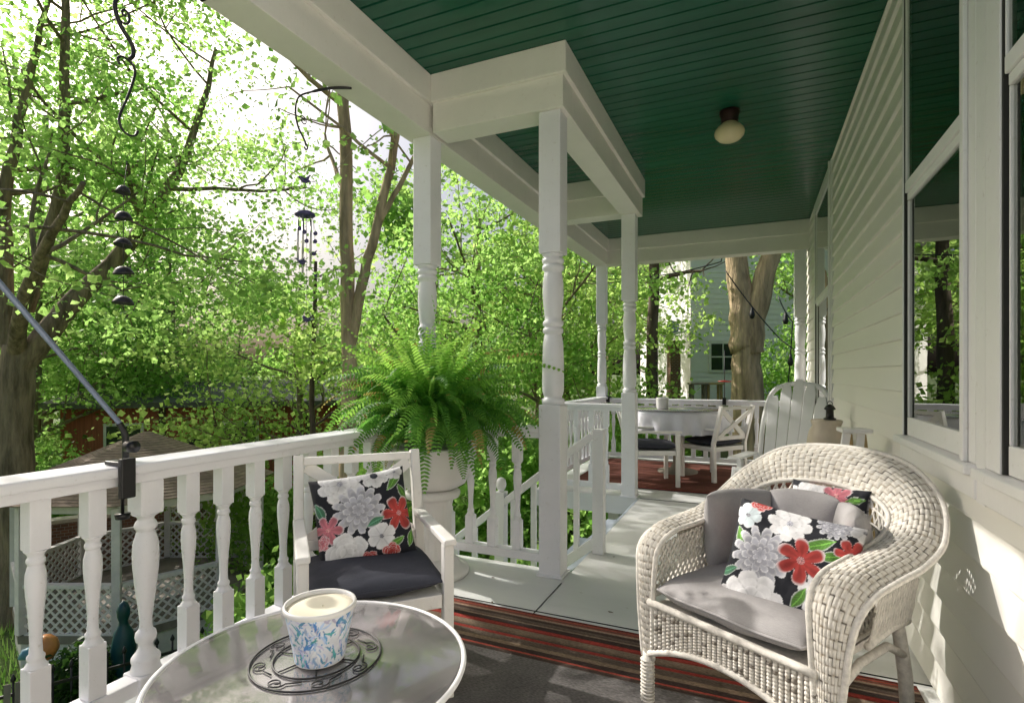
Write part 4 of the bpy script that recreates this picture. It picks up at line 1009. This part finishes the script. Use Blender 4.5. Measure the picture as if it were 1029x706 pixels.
# ------------------------------------------------------------------ vegetation
def leaves(tips, per, spread, size, seed, upb=.55, clump=None):
    rs = np.random.RandomState(seed); T = np.array([tuple(t) for t in tips]); n = len(T)*per
    c = np.repeat(T, per, 0); g = rs.normal(size=(n, 3)); r = np.linalg.norm(g, axis=1, keepdims=True); g = g/np.maximum(r, 1e-6)*np.minimum(r, 2.0)
    P = c+g*np.array(spread)
    # sprays droop a little away from their centre
    P[:, 2] -= .25*np.hypot(P[:, 0]-c[:, 0], P[:, 1]-c[:, 1])
    N = rs.normal(size=(n, 3))*.8; N[:, 2] += upb; N /= np.linalg.norm(N, axis=1, keepdims=True)
    A = rs.normal(size=(n, 3)); A -= N*(A*N).sum(1, keepdims=True); A /= np.linalg.norm(A, axis=1, keepdims=True); B = np.cross(N, A)
    s = size*(.45+1.25*rs.rand(n, 1)**1.6); k = .40+.12*rs.rand(n, 1)
    V = np.stack([P-A*s*.5, P-A*s*.08+B*s*k-N*s*.10, P+A*s*.55-N*s*.08, P-A*s*.08-B*s*k-N*s*.10], 1).reshape(-1, 3)
    F = np.arange(n*4).reshape(-1, 4); ct = np.repeat(rs.rand(len(T)), per); t = np.clip(.55*ct+.45*rs.rand(n)+.0, 0, 1); T3 = np.repeat(np.repeat(t[:, None], 4, 0), 3, 1)
    return V, F, T3
def grow(b, p, d, r, length, level, rs, tips, gnarl=.25, nb=4, up=.1, shrink=.62):
    n = 6; pts = [Vector(p)]; rad = [r]; d = Vector(d).normalized()
    for k in range(n):
        d = (d+Vector(rs.normal(size=3)*gnarl*.35)+Vector((0, 0, up*.2))).normalized(); pts.append(pts[-1]+d*length/n); rad.append(r*(1-.55*(k+1)/n))
    b.tube(pts, rad, 8 if r > .05 else 5, False)
    if level == 0:
        tips += [pts[-1], pts[-3]]; return
    for k in range(nb):
        i = 2+int(rs.rand()*(n-1.001)); i = min(i, n); q = pts[i]; a = rs.rand()*2*math.pi
        x = d.orthogonal().normalized(); y = d.cross(x); nd = (d*(.45+.4*rs.rand())+(x*math.cos(a)+y*math.sin(a))*(.75+.3*rs.rand()))
        grow(b, q, nd, rad[i]*.62, length*shrink*(.75+.5*rs.rand()), level-1, rs, tips, gnarl*1.15, nb, up*.6, shrink)
    tips.append(pts[-1])
def tree(name, label, base, limbs, seed, bark='bark', leaf='leafA', per=60, spread=(.36, .36, .17), size=.13, blen=2.2, nb=4, lev=2, group=None, starts=(.45, 1.0), nst=7, up=.1, extra=None, keep=None, bare=0):
    """limbs: list of (points, r0, r1); boughs sprout from the upper part of every limb"""
    rs = np.random.RandomState(seed); base = Vector(base)
    t = thing(name, label, 'tree', base, 0, group); b = MB(); tips = []
    for li, (pts, r0, r1) in enumerate(limbs):
        P = catmull([Vector(p) for p in pts], 5); m = len(P)
        P = [p+Vector((rs.normal()*.012, rs.normal()*.012, 0))*min(1.2, r0*8) if 0 < i < m-1 else p for i, p in enumerate(P)]
        rad = [r0+(r1-r0)*(i/(m-1)) for i in range(m)]
        if li == 0: rad[0] *= 1.35; rad[1] *= 1.12
        b.tube(P, rad, 14, True)
        for k in range(nst if li >= bare else 0):
            f = starts[0]+(starts[1]-starts[0])*(k+rs.rand()*.7)/nst; i = min(m-1, int(f*(m-1))); dd = (P[min(i+1, m-1)]-P[max(i-1, 0)]).normalized()
            a = rs.rand()*6.28; x = dd.orthogonal().normalized(); y = dd.cross(x); nd = dd*.35+(x*math.cos(a)+y*math.sin(a))
            grow(b, P[i], nd, rad[i]*.5, blen*(.7+.5*rs.rand()), lev-1, rs, tips, .3, nb, up)
    b.build('trunk', bark, t)
    tips = [q for q in tips if (keep is None or keep(q+base))]
    if extra: tips += [Vector(e)-base for e in extra]
    V, F, T3 = leaves(tips, per, spread, size, seed+1); np_mesh('crown', V, F, leaf, t, T3); return t

def G(x, y): return (x, y, ground_z(x, y)-.08)
import json
SKYHOLE = None
# big tree at the far left with heavy forked limbs
x, y = -11.1, 4.9
tree('maple_tree', 'big tree at the left edge with thick dark forked trunk', G(x, y), [([(0, 0, 0), (.05, 0, 1.6), (0, 0, 3.4), (.05, .05, 4.6)], .29, .22), ([(.02, 0, 4.2), (.5, .55, 5.3), (1.0, 1.3, 6.6), (1.5, 1.9, 8.2), (1.9, 2.2, 10.2)], .20, .03), ([(0, 0, 4.2), (-.1, -.1, 5.4), (.2, -.2, 7.0), (.5, 0, 9.0), (.7, .2, 10.6)], .16, .02), ([(0, 0, 4.4), (.9, -.3, 5.2), (2.0, -.5, 6.0), (3.2, -.7, 6.6)], .13, .03), ([(.1, .1, 5.2), (.9, .2, 7.2), (1.4, .0, 9.2), (1.8, -.2, 11.4)], .12, .03)], 31, per=110, blen=2.3, nst=7, size=.074, starts=(.5, 1.0), bare=1)
x, y = -5.46, 6.33
tree('maple_tree', 'slender pale tree with twin stems behind the long railing', G(x, y), [([(0, 0, 0), (.02, 0, 2.2), (.04, .02, 4.4), (0, 0, 6.4), (-.05, .02, 8.4), (-.3, .2, 10.5)], .13, .07), ([(.03, 0, 4.3), (.18, .08, 5.2), (.38, .16, 6.1), (.62, .30, 7.4), (.8, .5, 9.4)], .085, .05), ([(.45, .2, 6.3), (.75, .4, 7.0), (1.15, .6, 7.9)], .045, .025)], 44, bark='bark2', per=15, blen=1.9, nst=4, size=.08, starts=(.66, 1.0))
x, y = -7.37, 7.67
tree('young_tree', 'thin straight stemmed young tree between the gazebo and the twin stemmed tree', G(x, y), [([(0, 0, 0), (.03, 0, 2), (-.03, 0, 4), (.05, 0, 6.2)], .075, .03)], 51, bark='barkd', leaf='leafC', per=34, blen=1.2, nst=6, size=.085, starts=(.5, 1.0), spread=(.26, .26, .14))
x, y = -.12, 11.4
tree('maple_tree', 'stout sunlit tree with forked trunk in front of the pale house', G(x, y), [([(0, 0, 0), (0, 0, 1.4), (-.02, 0, 2.4), (0, .0, 3.25)], .36, .20), ([(-.05, 0, 2.5), (-.10, 0, 3.3), (-.22, .05, 4.4), (-.32, .1, 6.2), (-.4, .2, 9)], .27, .12), ([(.05, 0, 2.4), (.13, 0, 3.1), (.40, 0, 4.2), (.75, .1, 5.4), (1.2, .2, 8)], .25, .10)], 62, bark='bark2', per=50, blen=2.2, nst=4, size=.10, starts=(.7, 1.0), bare=1, keep=lambda q: q.z > 4.6 or q.x > .7)
x, y = -2.23, 13.23
tree('dark_tree', 'dark straight trunk seen between the far posts left of the pale house', G(x, y), [([(0, 0, 0), (0, 0, 2), (.05, 0, 4.2), (.0, 0, 7.5)], .16, .10)], 71, bark='barkd', leaf='leafB', per=50, blen=1.5, nst=7, size=.11, starts=(.70, 1.0), keep=lambda q: q.x < -1.9 or q.z > 5.2)
def filler(name, label, base, seed, leaf, h, blen, per=40, size=.13, start=.28, bark='bark', nst=9):
    return tree(name, label, base, [([(0, 0, 0), (.1, .05, h*.3), (-.05, .1, h*.62), (.05, 0, h)], .15, .05)], seed, bark=bark, leaf=leaf, per=per, blen=blen, nst=nst, size=size, starts=(start, 1.0), spread=(.38, .38, .18))
fA = filler('leafy_tree', 'bright leafy tree directly behind the fern and corner post', G(-5.78, 11.11), 81, 'leafA', 7.2, 2.5, 125, .088)
fB = filler('leafy_tree', 'deep green leafy tree rising behind the red shed', G(-20.17, 11.84), 91, 'leafB', 7.0, 2.7, 100, .13, .36)
fC = filler('leafy_tree', 'yellow green leafy tree right of the red shed', G(-9.14, 9.07), 95, 'leafC', 4.6, 1.9, 100, .085, .35)
spots = [(fA, -21.35, 10.22, 1.75, 140, 'very tall leafy tree behind the forked left trunk'), (fA, -19.22, 12.26, 1.6, 15, 'tall leafy tree behind the five hanging cups'), (fA, -3.89, 11.18, .85, 40, 'bright tree seen between the two stair posts'), (fA, -16.13, 7.62, 1.0, 200, 'leafy tree behind the big left trunk'), (fB, -16.77, 16.63, 1.1, 70, 'deep green tree far behind the red shed on its right'), (fB, -10.05, 16.33, 1.2, 150, 'tall deep green tree far behind the twin stemmed tree'),
         (fC, -5.26, 13.53, 1.2, 60, 'yellow green tree behind the near stair post'), (fB, -27.01, 12.09, 1.2, 20, 'distant deep green tree at the left beyond the gazebo'), (fA, -16.14, 10.89, 1.15, 250, 'tall leafy tree rising above the red shed'), (fA, -16.19, 9.78, 1.0, 310, 'leafy tree rising behind the hanging cups'), (fC, -4.95, 15.31, 1.15, 190, 'yellow green tree behind the far stair post'), (fA, 1.92, 17.26, .95, 20, 'bright leafy tree right of the forked trunk'),
         (fB, -6.92, 19.9, 1.2, 210, 'far deep green tree on the rise behind the stair posts'), (fC, 4.06, 28.05, 1.3, 80, 'yellow green tree at the far right beyond the pale house'), (fB, -6.41, 25.6, 1.15, 10, 'far deep green tree left behind the pale house'), (fA, -16.93, 5.62, 1.05, 120, 'leafy tree outside the left edge of the view')]
for src, x, y, sc, rz, lab in spots: dup(src, G(x, y), R(rz), lab, 'leafy trees around the garden', (sc, sc, sc))
for o in (fA, fB, fC): o['group'] = 'leafy trees around the garden'
# shrubs
def shrub(name, label, loc, seed, leaf, w, h, n=60, per=45, size=.10, group='garden shrubs'):
    rs = np.random.RandomState(seed); t = thing(name, label, 'shrub', loc, 0, group); b = MB(); tips = []
    for k in range(n):
        a = rs.rand()*6.28; rr = math.sqrt(rs.rand())*w; zz = h*(.25+.75*rs.rand())*(1-.45*(rr/w)**2); tips.append(Vector((rr*math.cos(a), rr*math.sin(a), zz)))
        if k % 4 == 0: b.tube(catmull([(rs.normal()*.05, rs.normal()*.05, 0), (rr*.35*math.cos(a), rr*.35*math.sin(a), zz*.55), tips[-1]], 3), [.018, .016, .015, .013, .012, .009, .006], 5)
    b.build('stems', 'barkd', t); V, F, T3 = leaves(tips, per, (w*.16, w*.16, h*.10), size, seed+3, .5); np_mesh('foliage', V, F, leaf, t, T3); return t
s1 = shrub('leafy_shrub', 'bright leafy shrub beside the red shed', G(-8.26, 7.82), 5, 'leafA', 1.3, 2.6, 90, 95, .078)
s2 = shrub('leafy_shrub', 'dark leafy shrub below the railing near the armchair', G(-4.3, 4.4), 6, 'leafB', 1.1, 1.7, 90, 90, .085)
s3 = shrub('leafy_shrub', 'yellow green shrub in front of the red shed', G(-10.82, 8.55), 8, 'leafC', 1.3, 2.1, 90, 90, .074)
for src, x, y, sc, rz, lab in [(s1, -14.12, 6.32, 1.1, 40, 'bright shrub at the left behind the gazebo roof'), (s2, -5.2, 5.3, 1.0, 60, 'dark shrub between gazebo and railing'), (s2, -3.4, 6.2, 1.1, 200, 'dark shrub below the stair handrail'), (s2, -4.8, 7.5, 1.2, 10, 'dark shrub behind the fern planter'),
                               (s1, -3.96, 9.18, 1.2, 270, 'bright shrub behind the stair opening'), (s1, -2.73, 8.85, 1.1, 90, 'bright shrub outside the dining corner'), (s3, -7.81, 9.12, 1.2, 30, 'yellow green shrub under the thin young tree'), (s3, -2.66, 11.95, 1.2, 160, 'yellow green shrub behind the far corner post'), (s3, -6.0, 8.06, .9, 220, 'yellow green shrub by the twin stems'),
                               (s2, -2.9, 4.4, .9, 290, 'dark shrub against the stair below the near post'), (s1, 1.16, 15.28, 1.0, 60, 'bright shrub right of the stout forked tree'), (s2, -12.82, 6.57, 1.0, 60, 'dark shrub beside the big left trunk')]:
    dup(src, G(x, y), R(rz), lab, 'garden shrubs', (sc, sc, sc))
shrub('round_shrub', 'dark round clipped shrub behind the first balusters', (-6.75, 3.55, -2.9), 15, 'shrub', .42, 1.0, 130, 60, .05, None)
# tall grass and ground cover below the railing
rs = np.random.RandomState(77); n = 26000
gxx = -12+10*rs.rand(n); gyy = -1+12*rs.rand(n); gzz = np.array([ground_z(a, c) for a, c in zip(gxx, gyy)])
P = np.stack([gxx, gyy, gzz], 1); az = rs.rand(n)*6.28; hh = .06+.22*rs.rand(n)**2; lean = .4*rs.rand(n)*hh
D2 = np.stack([np.cos(az), np.sin(az), 0*az], 1); S2 = np.stack([-np.sin(az), np.cos(az), 0*az], 1)
V = np.stack([P-S2*.012, P+S2*.012, P+D2*lean[:, None]+np.c_[0*az, 0*az, hh]], 1).reshape(-1, 3)
gr = np_mesh('grass', V, np.arange(3*n).reshape(-1, 3), 'leafA', tint=np.repeat(np.repeat(rs.rand(n)[:, None]*.8, 3, 0), 3, 1)); gr['kind'] = 'stuff'; gr['label'] = 'rough green grass in the lower garden'; gr['category'] = 'grass'

# ------------------------------------------------------------------ gazebo
GC = Vector((-9.05, 5.73, -2.47))
t = thing('gazebo', 'white lattice gazebo with brown shingle roof in the lower garden', 'gazebo', GC)
NS = 8; GR_ = 1.685; ang0 = R(1.2); EZ = 1.80
cor = [Vector((GR_*math.cos(ang0+2*math.pi*k/NS), GR_*math.sin(ang0+2*math.pi*k/NS), 0)) for k in range(NS)]
for k in range(NS):
    b = MB(); b.box(cor[k]+Vector((0, 0, EZ/2+.05)), (.10, .10, EZ-.1), ang0+2*math.pi*k/NS); b.build('post', 'farwhite', t, bevel=.006)
def lat(b, a, c, z0, z1, pitch=.13, w=.028):
    a = Vector(a); c = Vector(c); Lh = (c-a).length; d = (c-a)/Lh; h = z1-z0
    for sg in (1, -1):
        k = -h
        while k < Lh:
            pts = []
            s0, s1 = (k, k+h) if sg > 0 else (k+h, k)
            # clip to panel
            lo = 0; hi = 1
            for q in (0, Lh):
                pass
            f = lambda t_: s0+(s1-s0)*t_
            t0, t1 = 0.0, 1.0
            if s1 != s0:
                ta = (0-s0)/(s1-s0); tb = (Lh-s0)/(s1-s0); lo, hi = min(ta, tb), max(ta, tb); t0, t1 = max(0, lo), min(1, hi)
            if t1-t0 > .03: b.bar(a+d*f(t0)+Vector((0, 0, z0+h*t0)), a+d*f(t1)+Vector((0, 0, z0+h*t1)), .012 if sg > 0 else .014, w)
            k += pitch
for k in range(NS):
    a, c = cor[k], cor[(k+1) % NS]
    if k == 0: continue
    d = (c-a).normalized()*.06
    b = MB(); lat(b, a+d, c-d, .10, .72); b.build('lattice_panel', 'farwhite', t)
    b = MB(); b.bar(a+d+Vector((0, 0, .75)), c-d+Vector((0, 0, .75)), .10, .05); b.build('top_rail', 'farwhite', t)
    b = MB(); b.bar(a+d+Vector((0, 0, .08)), c-d+Vector((0, 0, .08)), .05, .06); b.build('bottom_rail', 'farwhite', t)
b = MB(); lat(b, cor[1]+(cor[2]-cor[1])*.06, cor[2]-(cor[2]-cor[1])*.06, .80, 1.8, .16); lat(b, cor[2]+(cor[3]-cor[2])*.06, cor[3]-(cor[3]-cor[2])*.06, .80, 1.8, .16); b.build('lattice_screen', 'farwhite', t)
b = MB()
for k in range(NS): b.bar(cor[k]+Vector((0, 0, EZ)), cor[(k+1) % NS]+Vector((0, 0, EZ)), .09, .15)
b.build('eave_beam', 'farwhite', t)
b = MB(); b.addv([c*1.02+Vector((0, 0, -.02)) for c in cor]+[c*1.02+Vector((0, 0, .09)) for c in cor], [tuple(reversed(range(8))), tuple(range(8, 16))]+[(k, (k+1) % 8, 8+(k+1) % 8, 8+k) for k in range(8)]); b.build('deck', 'woodg', t)
b = MB(); b.addv([c*1.0+Vector((0, 0, -.55)) for c in cor]+[c*1.0+Vector((0, 0, -.021)) for c in cor], [(k, (k+1) % 8, 8+(k+1) % 8, 8+k) for k in range(8)]); b.build('deck_skirt', 'farwhite', t)
b = MB(); rings = 26
for i in range(rings):
    f0, f1 = i/rings, (i+1)/rings; r0 = 1.12*(1-f0)+.02; r1 = 1.12*(1-f1)+.02; z0 = EZ+.06+.80*f0; z1 = EZ+.06+.80*f1
    vs = [c*r0+Vector((0, 0, z0+.007)) for c in cor]+[c*r1+Vector((0, 0, z1)) for c in cor]+[c*r0+Vector((0, 0, z0-.004)) for c in cor]
    b.addv(vs, [(k, (k+1) % 8, 8+(k+1) % 8, 8+k) for k in range(8)]+[(16+k, 16+(k+1) % 8, (k+1) % 8, k) for k in range(8)])
b.build('shingle_roof', 'shingle', t)
# brick garden wall inside view behind the gazebo
t = thing('brick_wall', 'low brown brick garden wall with pale cap behind the gazebo posts', 'wall', (-11.2, 6.6, -2.9), R(58))
b = MB(); b.box((0, 0, .65), (3.4, .22, 1.3)); b.build('brick_face', 'brick', t)
b = MB(); b.box((0, 0, 1.335), (3.5, .30, .07)); b.build('cap', 'tan', t, bevel=.01)
# iron fence
t = thing('iron_fence', 'short run of black iron garden fence below the railing', 'fence', (-6.3, 3.75, -2.9), R(62))
b = MB()
for z in (.15, .85): b.bar((-1.1, 0, z), (1.1, 0, z), .02, .03)
b.build('rails', 'black', t)
for k in range(15):
    b = MB(); b.tube([(-1.05+.15*k, 0, 0), (-1.05+.15*k, 0, .98)], .011, 6); b.lathe([(.018, .98), (.024, 1.0), (.004, 1.05)], (-1.05+.15*k, 0, 0), 8); b.build('picket', 'black', t)
b = MB(); b.lathe([(.14, 0), (.15, .03), (.10, .06), (.09, .3), (.15, .55), (.17, .75), (.13, .92), (.07, 1.0), (.06, 1.04), (.085, 1.10), (.09, 1.16), (.06, 1.23), (.01, 1.26)], n=22); o = b.build('garden_figure', 'teal'); o.location = (-6.5, 3.86, -2.75); o.scale = (.72, .72, 1.05); tag(o, 'dark teal glazed garden figure beside the gazebo', 'garden ornament')
t = thing('ball_ornament', 'orange ball ornament with a blue bird shape on a thin stake', 'garden ornament', (-7.0, 3.35, -2.9))
b = MB(); b.tube([(0, 0, 0), (0, 0, .95)], .012, 6); b.build('stake', 'black', t)
b = MB(); b.lathe([(.01, .93), (.08, .96), (.125, 1.04), (.13, 1.08), (.11, 1.15), (.06, 1.2), (.01, 1.21)], n=20); b.build('ball', 'orange', t)
b = MB(); b.tube([(-.02, -.22, 1.05), (0, -.18, 1.08), (0, -.12, 1.08), (0, -.06, 1.04)], [.015, .06, .07, .03], 10); b.build('bird', 'blueg', t)
# weathered patio chair frame at far left bottom
t = thing('patio_chair', 'grey metal patio chair with curved arms at the lower left corner', 'chair', (-6.3, 2.55, -2.85), R(60))
for sx in (-1, 1):
    b = MB(); b.tube(catmull([(sx*.28, -.25, 0), (sx*.28, -.28, .4), (sx*.28, -.2, .66), (sx*.28, .05, .70), (sx*.28, .24, .62)], 5), .016, 8); b.build('arm_frame', 'black', t)
    b = MB(); b.tube([(sx*.26, .28, 0), (sx*.25, .24, .45), (sx*.24, .38, 1.0)], .016, 8); b.build('leg', 'black', t)
for k in range(7):
    b = MB(); b.box((0, -.22+.075*k, .44), (.5, .06, .018)); b.build('seat_slat', 'woodg', t)
for k in range(6):
    b = MB(); b.box((-.2+.08*k, .315, .74), (.05, .015, .52), Matrix.Rotation(R(-14), 3, 'X')); b.build('back_slat', 'woodg', t)

# ------------------------------------------------------------------ red shed and pale house
t = thing('red_shed', 'dark red wooden shed with grey roof behind the garden trees', 'shed', (-13.3, 10.1, -2.9), R(39))
b = MB(); b.bx(-3.4, 3.4, 0, 3.5, 0, 3.2); b.build('wall', 'redwood', t)
b = MB(); b.bar((0, -.35, 3.22), (0, 3.85, 3.75), 7.4, .14); b.build('roof', 'roofgrey', t)
for xx in (-2.0, .75):
    b = MB(); b.bx(xx-.45, xx+.45, -.05, -.002, 1.9, 2.75); f = b.build('window', 'farwhite', t)
    b = MB(); b.bx(xx-.38, xx+.38, -.06, -.051, 1.97, 2.68); b.build('pane', 'darkglass', f)
b = MB(); b.bx(-1.2, -1.05, -.05, -.002, 0, 3.15); b.bx(2.4, 2.52, -.05, -.002, 0, 3.15); b.build('corner_board', 'barkd', t)
b = MB(); b.bx(-.95, .15, -.04, -.002, 0, 2.3); d = b.build('door', 'jamb', t)
b = MB(); b.lathe([(.03, 0), (.04, .02), (.01, .05)], (.05, -.06, 1.1), 10); b.build('handle', 'black', d)

hm = MB(); 
t = thing('neighbour_house', 'pale blue white clapboard house beyond the stout forked tree', 'house', (-.4, 19.4, .1), R(23.9))
b = MB(); e = .17; z = -.6; Wd0, Wd1, HT = -1.65, 5.0, 5.6
M['paleclap'] = mat_plain('pale_clapboard', (.93, .885, .91), .6, .03)
while z < HT:
    y0 = -.014
    b.addv([(Wd0, y0, z), (Wd0, .004, z+e+.01), (Wd1, .004, z+e+.01), (Wd1, y0, z), (Wd0, .05, z), (Wd1, .05, z)], [(0, 3, 2, 1), (0, 4, 5, 3)]); z += e
b.bx(Wd0, Wd1, .03, 7, -.6, HT); b.build('wall', 'paleclap', t)
b = MB(); b.bar((Wd0-.4, 3.5, HT-.2), ((Wd0+Wd1)/2, 3.5, HT+2.4), 7.8, .16, (0, 0, 1)); b.bar((Wd1+.4, 3.5, HT-.2), ((Wd0+Wd1)/2, 3.5, HT+2.4), 7.8, .16); b.build('roof', 'roofgrey', t)
def hwin(x, z, w, h):
    b = MB(); b.bx(x-w/2-.08, x+w/2+.08, -.06, -.016, z-.08, z+h+.1); f = b.build('window', 'farwhite', t)
    b = MB(); b.bx(x-w/2, x+w/2, -.07, -.061, z, z+h); b.build('pane', 'darkglass', f)
    b = MB(); b.bx(x-w/2, x+w/2, -.082, -.071, z+h/2-.02, z+h/2+.02); b.bx(x-.015, x+.015, -.080, -.0715, z, z+h); b.build('muntin', 'farwhite', f)
hwin(-.62, 1.15, .75, .85); hwin(2.6, 1.0, .8, 1.2)
b = MB(); b.bx(Wd0-.75, Wd0-.42, -.3, .1, -.8, 2.1); b.build('brick_pier', 'brick', t)
b = MB(); b.bar((Wd0-1.1, -.2, 2.2), (Wd0-.02, -.2, 2.45), 1.0, .08); b.build('porch_roof', 'farwhite', t)
t = thing('satellite_dish', 'small blue dish mounted beside the pale house porch', 'dish', (-2.42, 18.25, 2.62), R(20))
b = MB(); b.addv([Vector((.22*r*math.cos(a), -.10*(1-r*r), .22*r*math.sin(a))) for r in (.05, .4, .7, .9, 1) for a in np.linspace(0, 2*math.pi, 21)[:-1]], [(i*20+j, i*20+(j+1) % 20, (i+1)*20+(j+1) % 20, (i+1)*20+j) for i in range(4) for j in range(20)], True); b.build('dish', 'steel', t)
b = MB(); b.tube([(0, .0, -.0), (0, .12, -.12), (0, .12, -.4)], .02, 8); b.build('arm', 'steel', t)
for nm, lab, x, y, mt in (('garden_stool', 'weathered grey stool beyond the far railing', -1.28, 14.2, 'woodg'), ('garden_stool', 'yellowish wooden stool beyond the far railing near the pale house', -.93, 14.4, 'woody')):
    z = ground_z(x, y); t = thing(nm, lab, 'stool', (x, y, z), R(20)); hgt = .88-z
    b = MB(); b.box((0, 0, hgt), (.42, .36, .05)); b.build('seat', mt, t, bevel=.006)
    for sx in (-1, 1):
        for sy in (-1, 1):
            b = MB(); b.bar((sx*.17, sy*.14, 0), (sx*.15, sy*.12, hgt-.026), .05, .05); b.build('leg', mt, t)
# string lights looping from the stout tree
t = thing('string_lights', 'black cable with hanging bulbs looped around the stout forked tree', 'string lights', (-.1, 11.0, 2.5))
def cable(p, q, sag, n=14): return [Vector(p).lerp(Vector(q), k/n)-Vector((0, 0, sag*4*(k/n)*(1-k/n))) for k in range(n+1)]
b = MB(); pos = []
for p, q, sg in (((-2.9, 10.9, 3.05), (-.58, 11.1, 3.25), .10), ((-.58, 11.1, 3.25), (-.45, 10.95, 3.9), .02), ((-.50, 10.92, 3.05), (.42, 10.95, 1.75), .05), ((.42, 10.95, 1.75), (2.0, 10.2, .75), .12), ((.40, 10.98, 2.5), (.62, 10.9, 2.05), .05), ((.62, 10.9, 2.05), (.55, 10.9, .95), .02)):
    c = cable(p, q, sg); b.tube([v-Vector((-.1, 11.0, 2.5)) for v in c], .011, 5); pos += [c[7]]
b.build('cable', 'black', t)
for p in pos[::1]:
    b = MB(); b.lathe([(.02, 0), (.025, -.06), (.045, -.12), (.05, -.16), (.03, -.21), (.005, -.22)], p-Vector((-.1, 11.0, 2.5)), 10); b.build('bulb', 'black', t)

# ------------------------------------------------------------------ light, sky, camera
SUN_EL, SUN_AZ = R(36), math.atan2(-.965, .17)     # azimuth from +Y towards +X
sd = Vector((math.sin(SUN_AZ)*math.cos(SUN_EL), math.cos(SUN_AZ)*math.cos(SUN_EL), math.sin(SUN_EL)))
w = bpy.data.worlds.new('World'); scene.world = w; w.use_nodes = True
nt = w.node_tree; bg = nt.nodes['Background']; sky = nt.nodes.new('ShaderNodeTexSky'); sky.sky_type = 'NISHITA'; sky.sun_disc = False
sky.sun_elevation = SUN_EL; sky.sun_rotation = SUN_AZ; sky.air_density = 1.0; sky.dust_density = 10.0; sky.ozone_density = 2.4; sky.altitude = 100
nt.links.new(sky.outputs[0], bg.inputs[0]); bg.inputs[1].default_value = .15
sl = bpy.data.lights.new('sun', 'SUN'); sl.energy = 5.0; sl.angle = R(.5); sl.color = (1.0, .95, .88)
so = bpy.data.objects.new('sun', sl); col.objects.link(so); so.rotation_euler = (-sd).to_track_quat('-Z', 'Y').to_euler(); so.location = sd*40

cam = bpy.data.cameras.new('camera'); co = bpy.data.objects.new('camera', cam); col.objects.link(co); scene.camera = co
co.location = (0, 0, CAM_Z); co.rotation_euler = (R(90), 0, .4173)
cam.sensor_width = 36; cam.lens = 549.64/1029*36; cam.shift_y = 22.2/1029; cam.clip_start = .02; cam.clip_end = 2000
scene.view_settings.view_transform = 'Standard'; scene.view_settings.look = 'None'; scene.view_settings.exposure = 0
scene.cycles.max_bounces = 9; scene.cycles.diffuse_bounces = 5; scene.cycles.transparent_max_bounces = 12; scene.cycles.transmission_bounces = 6
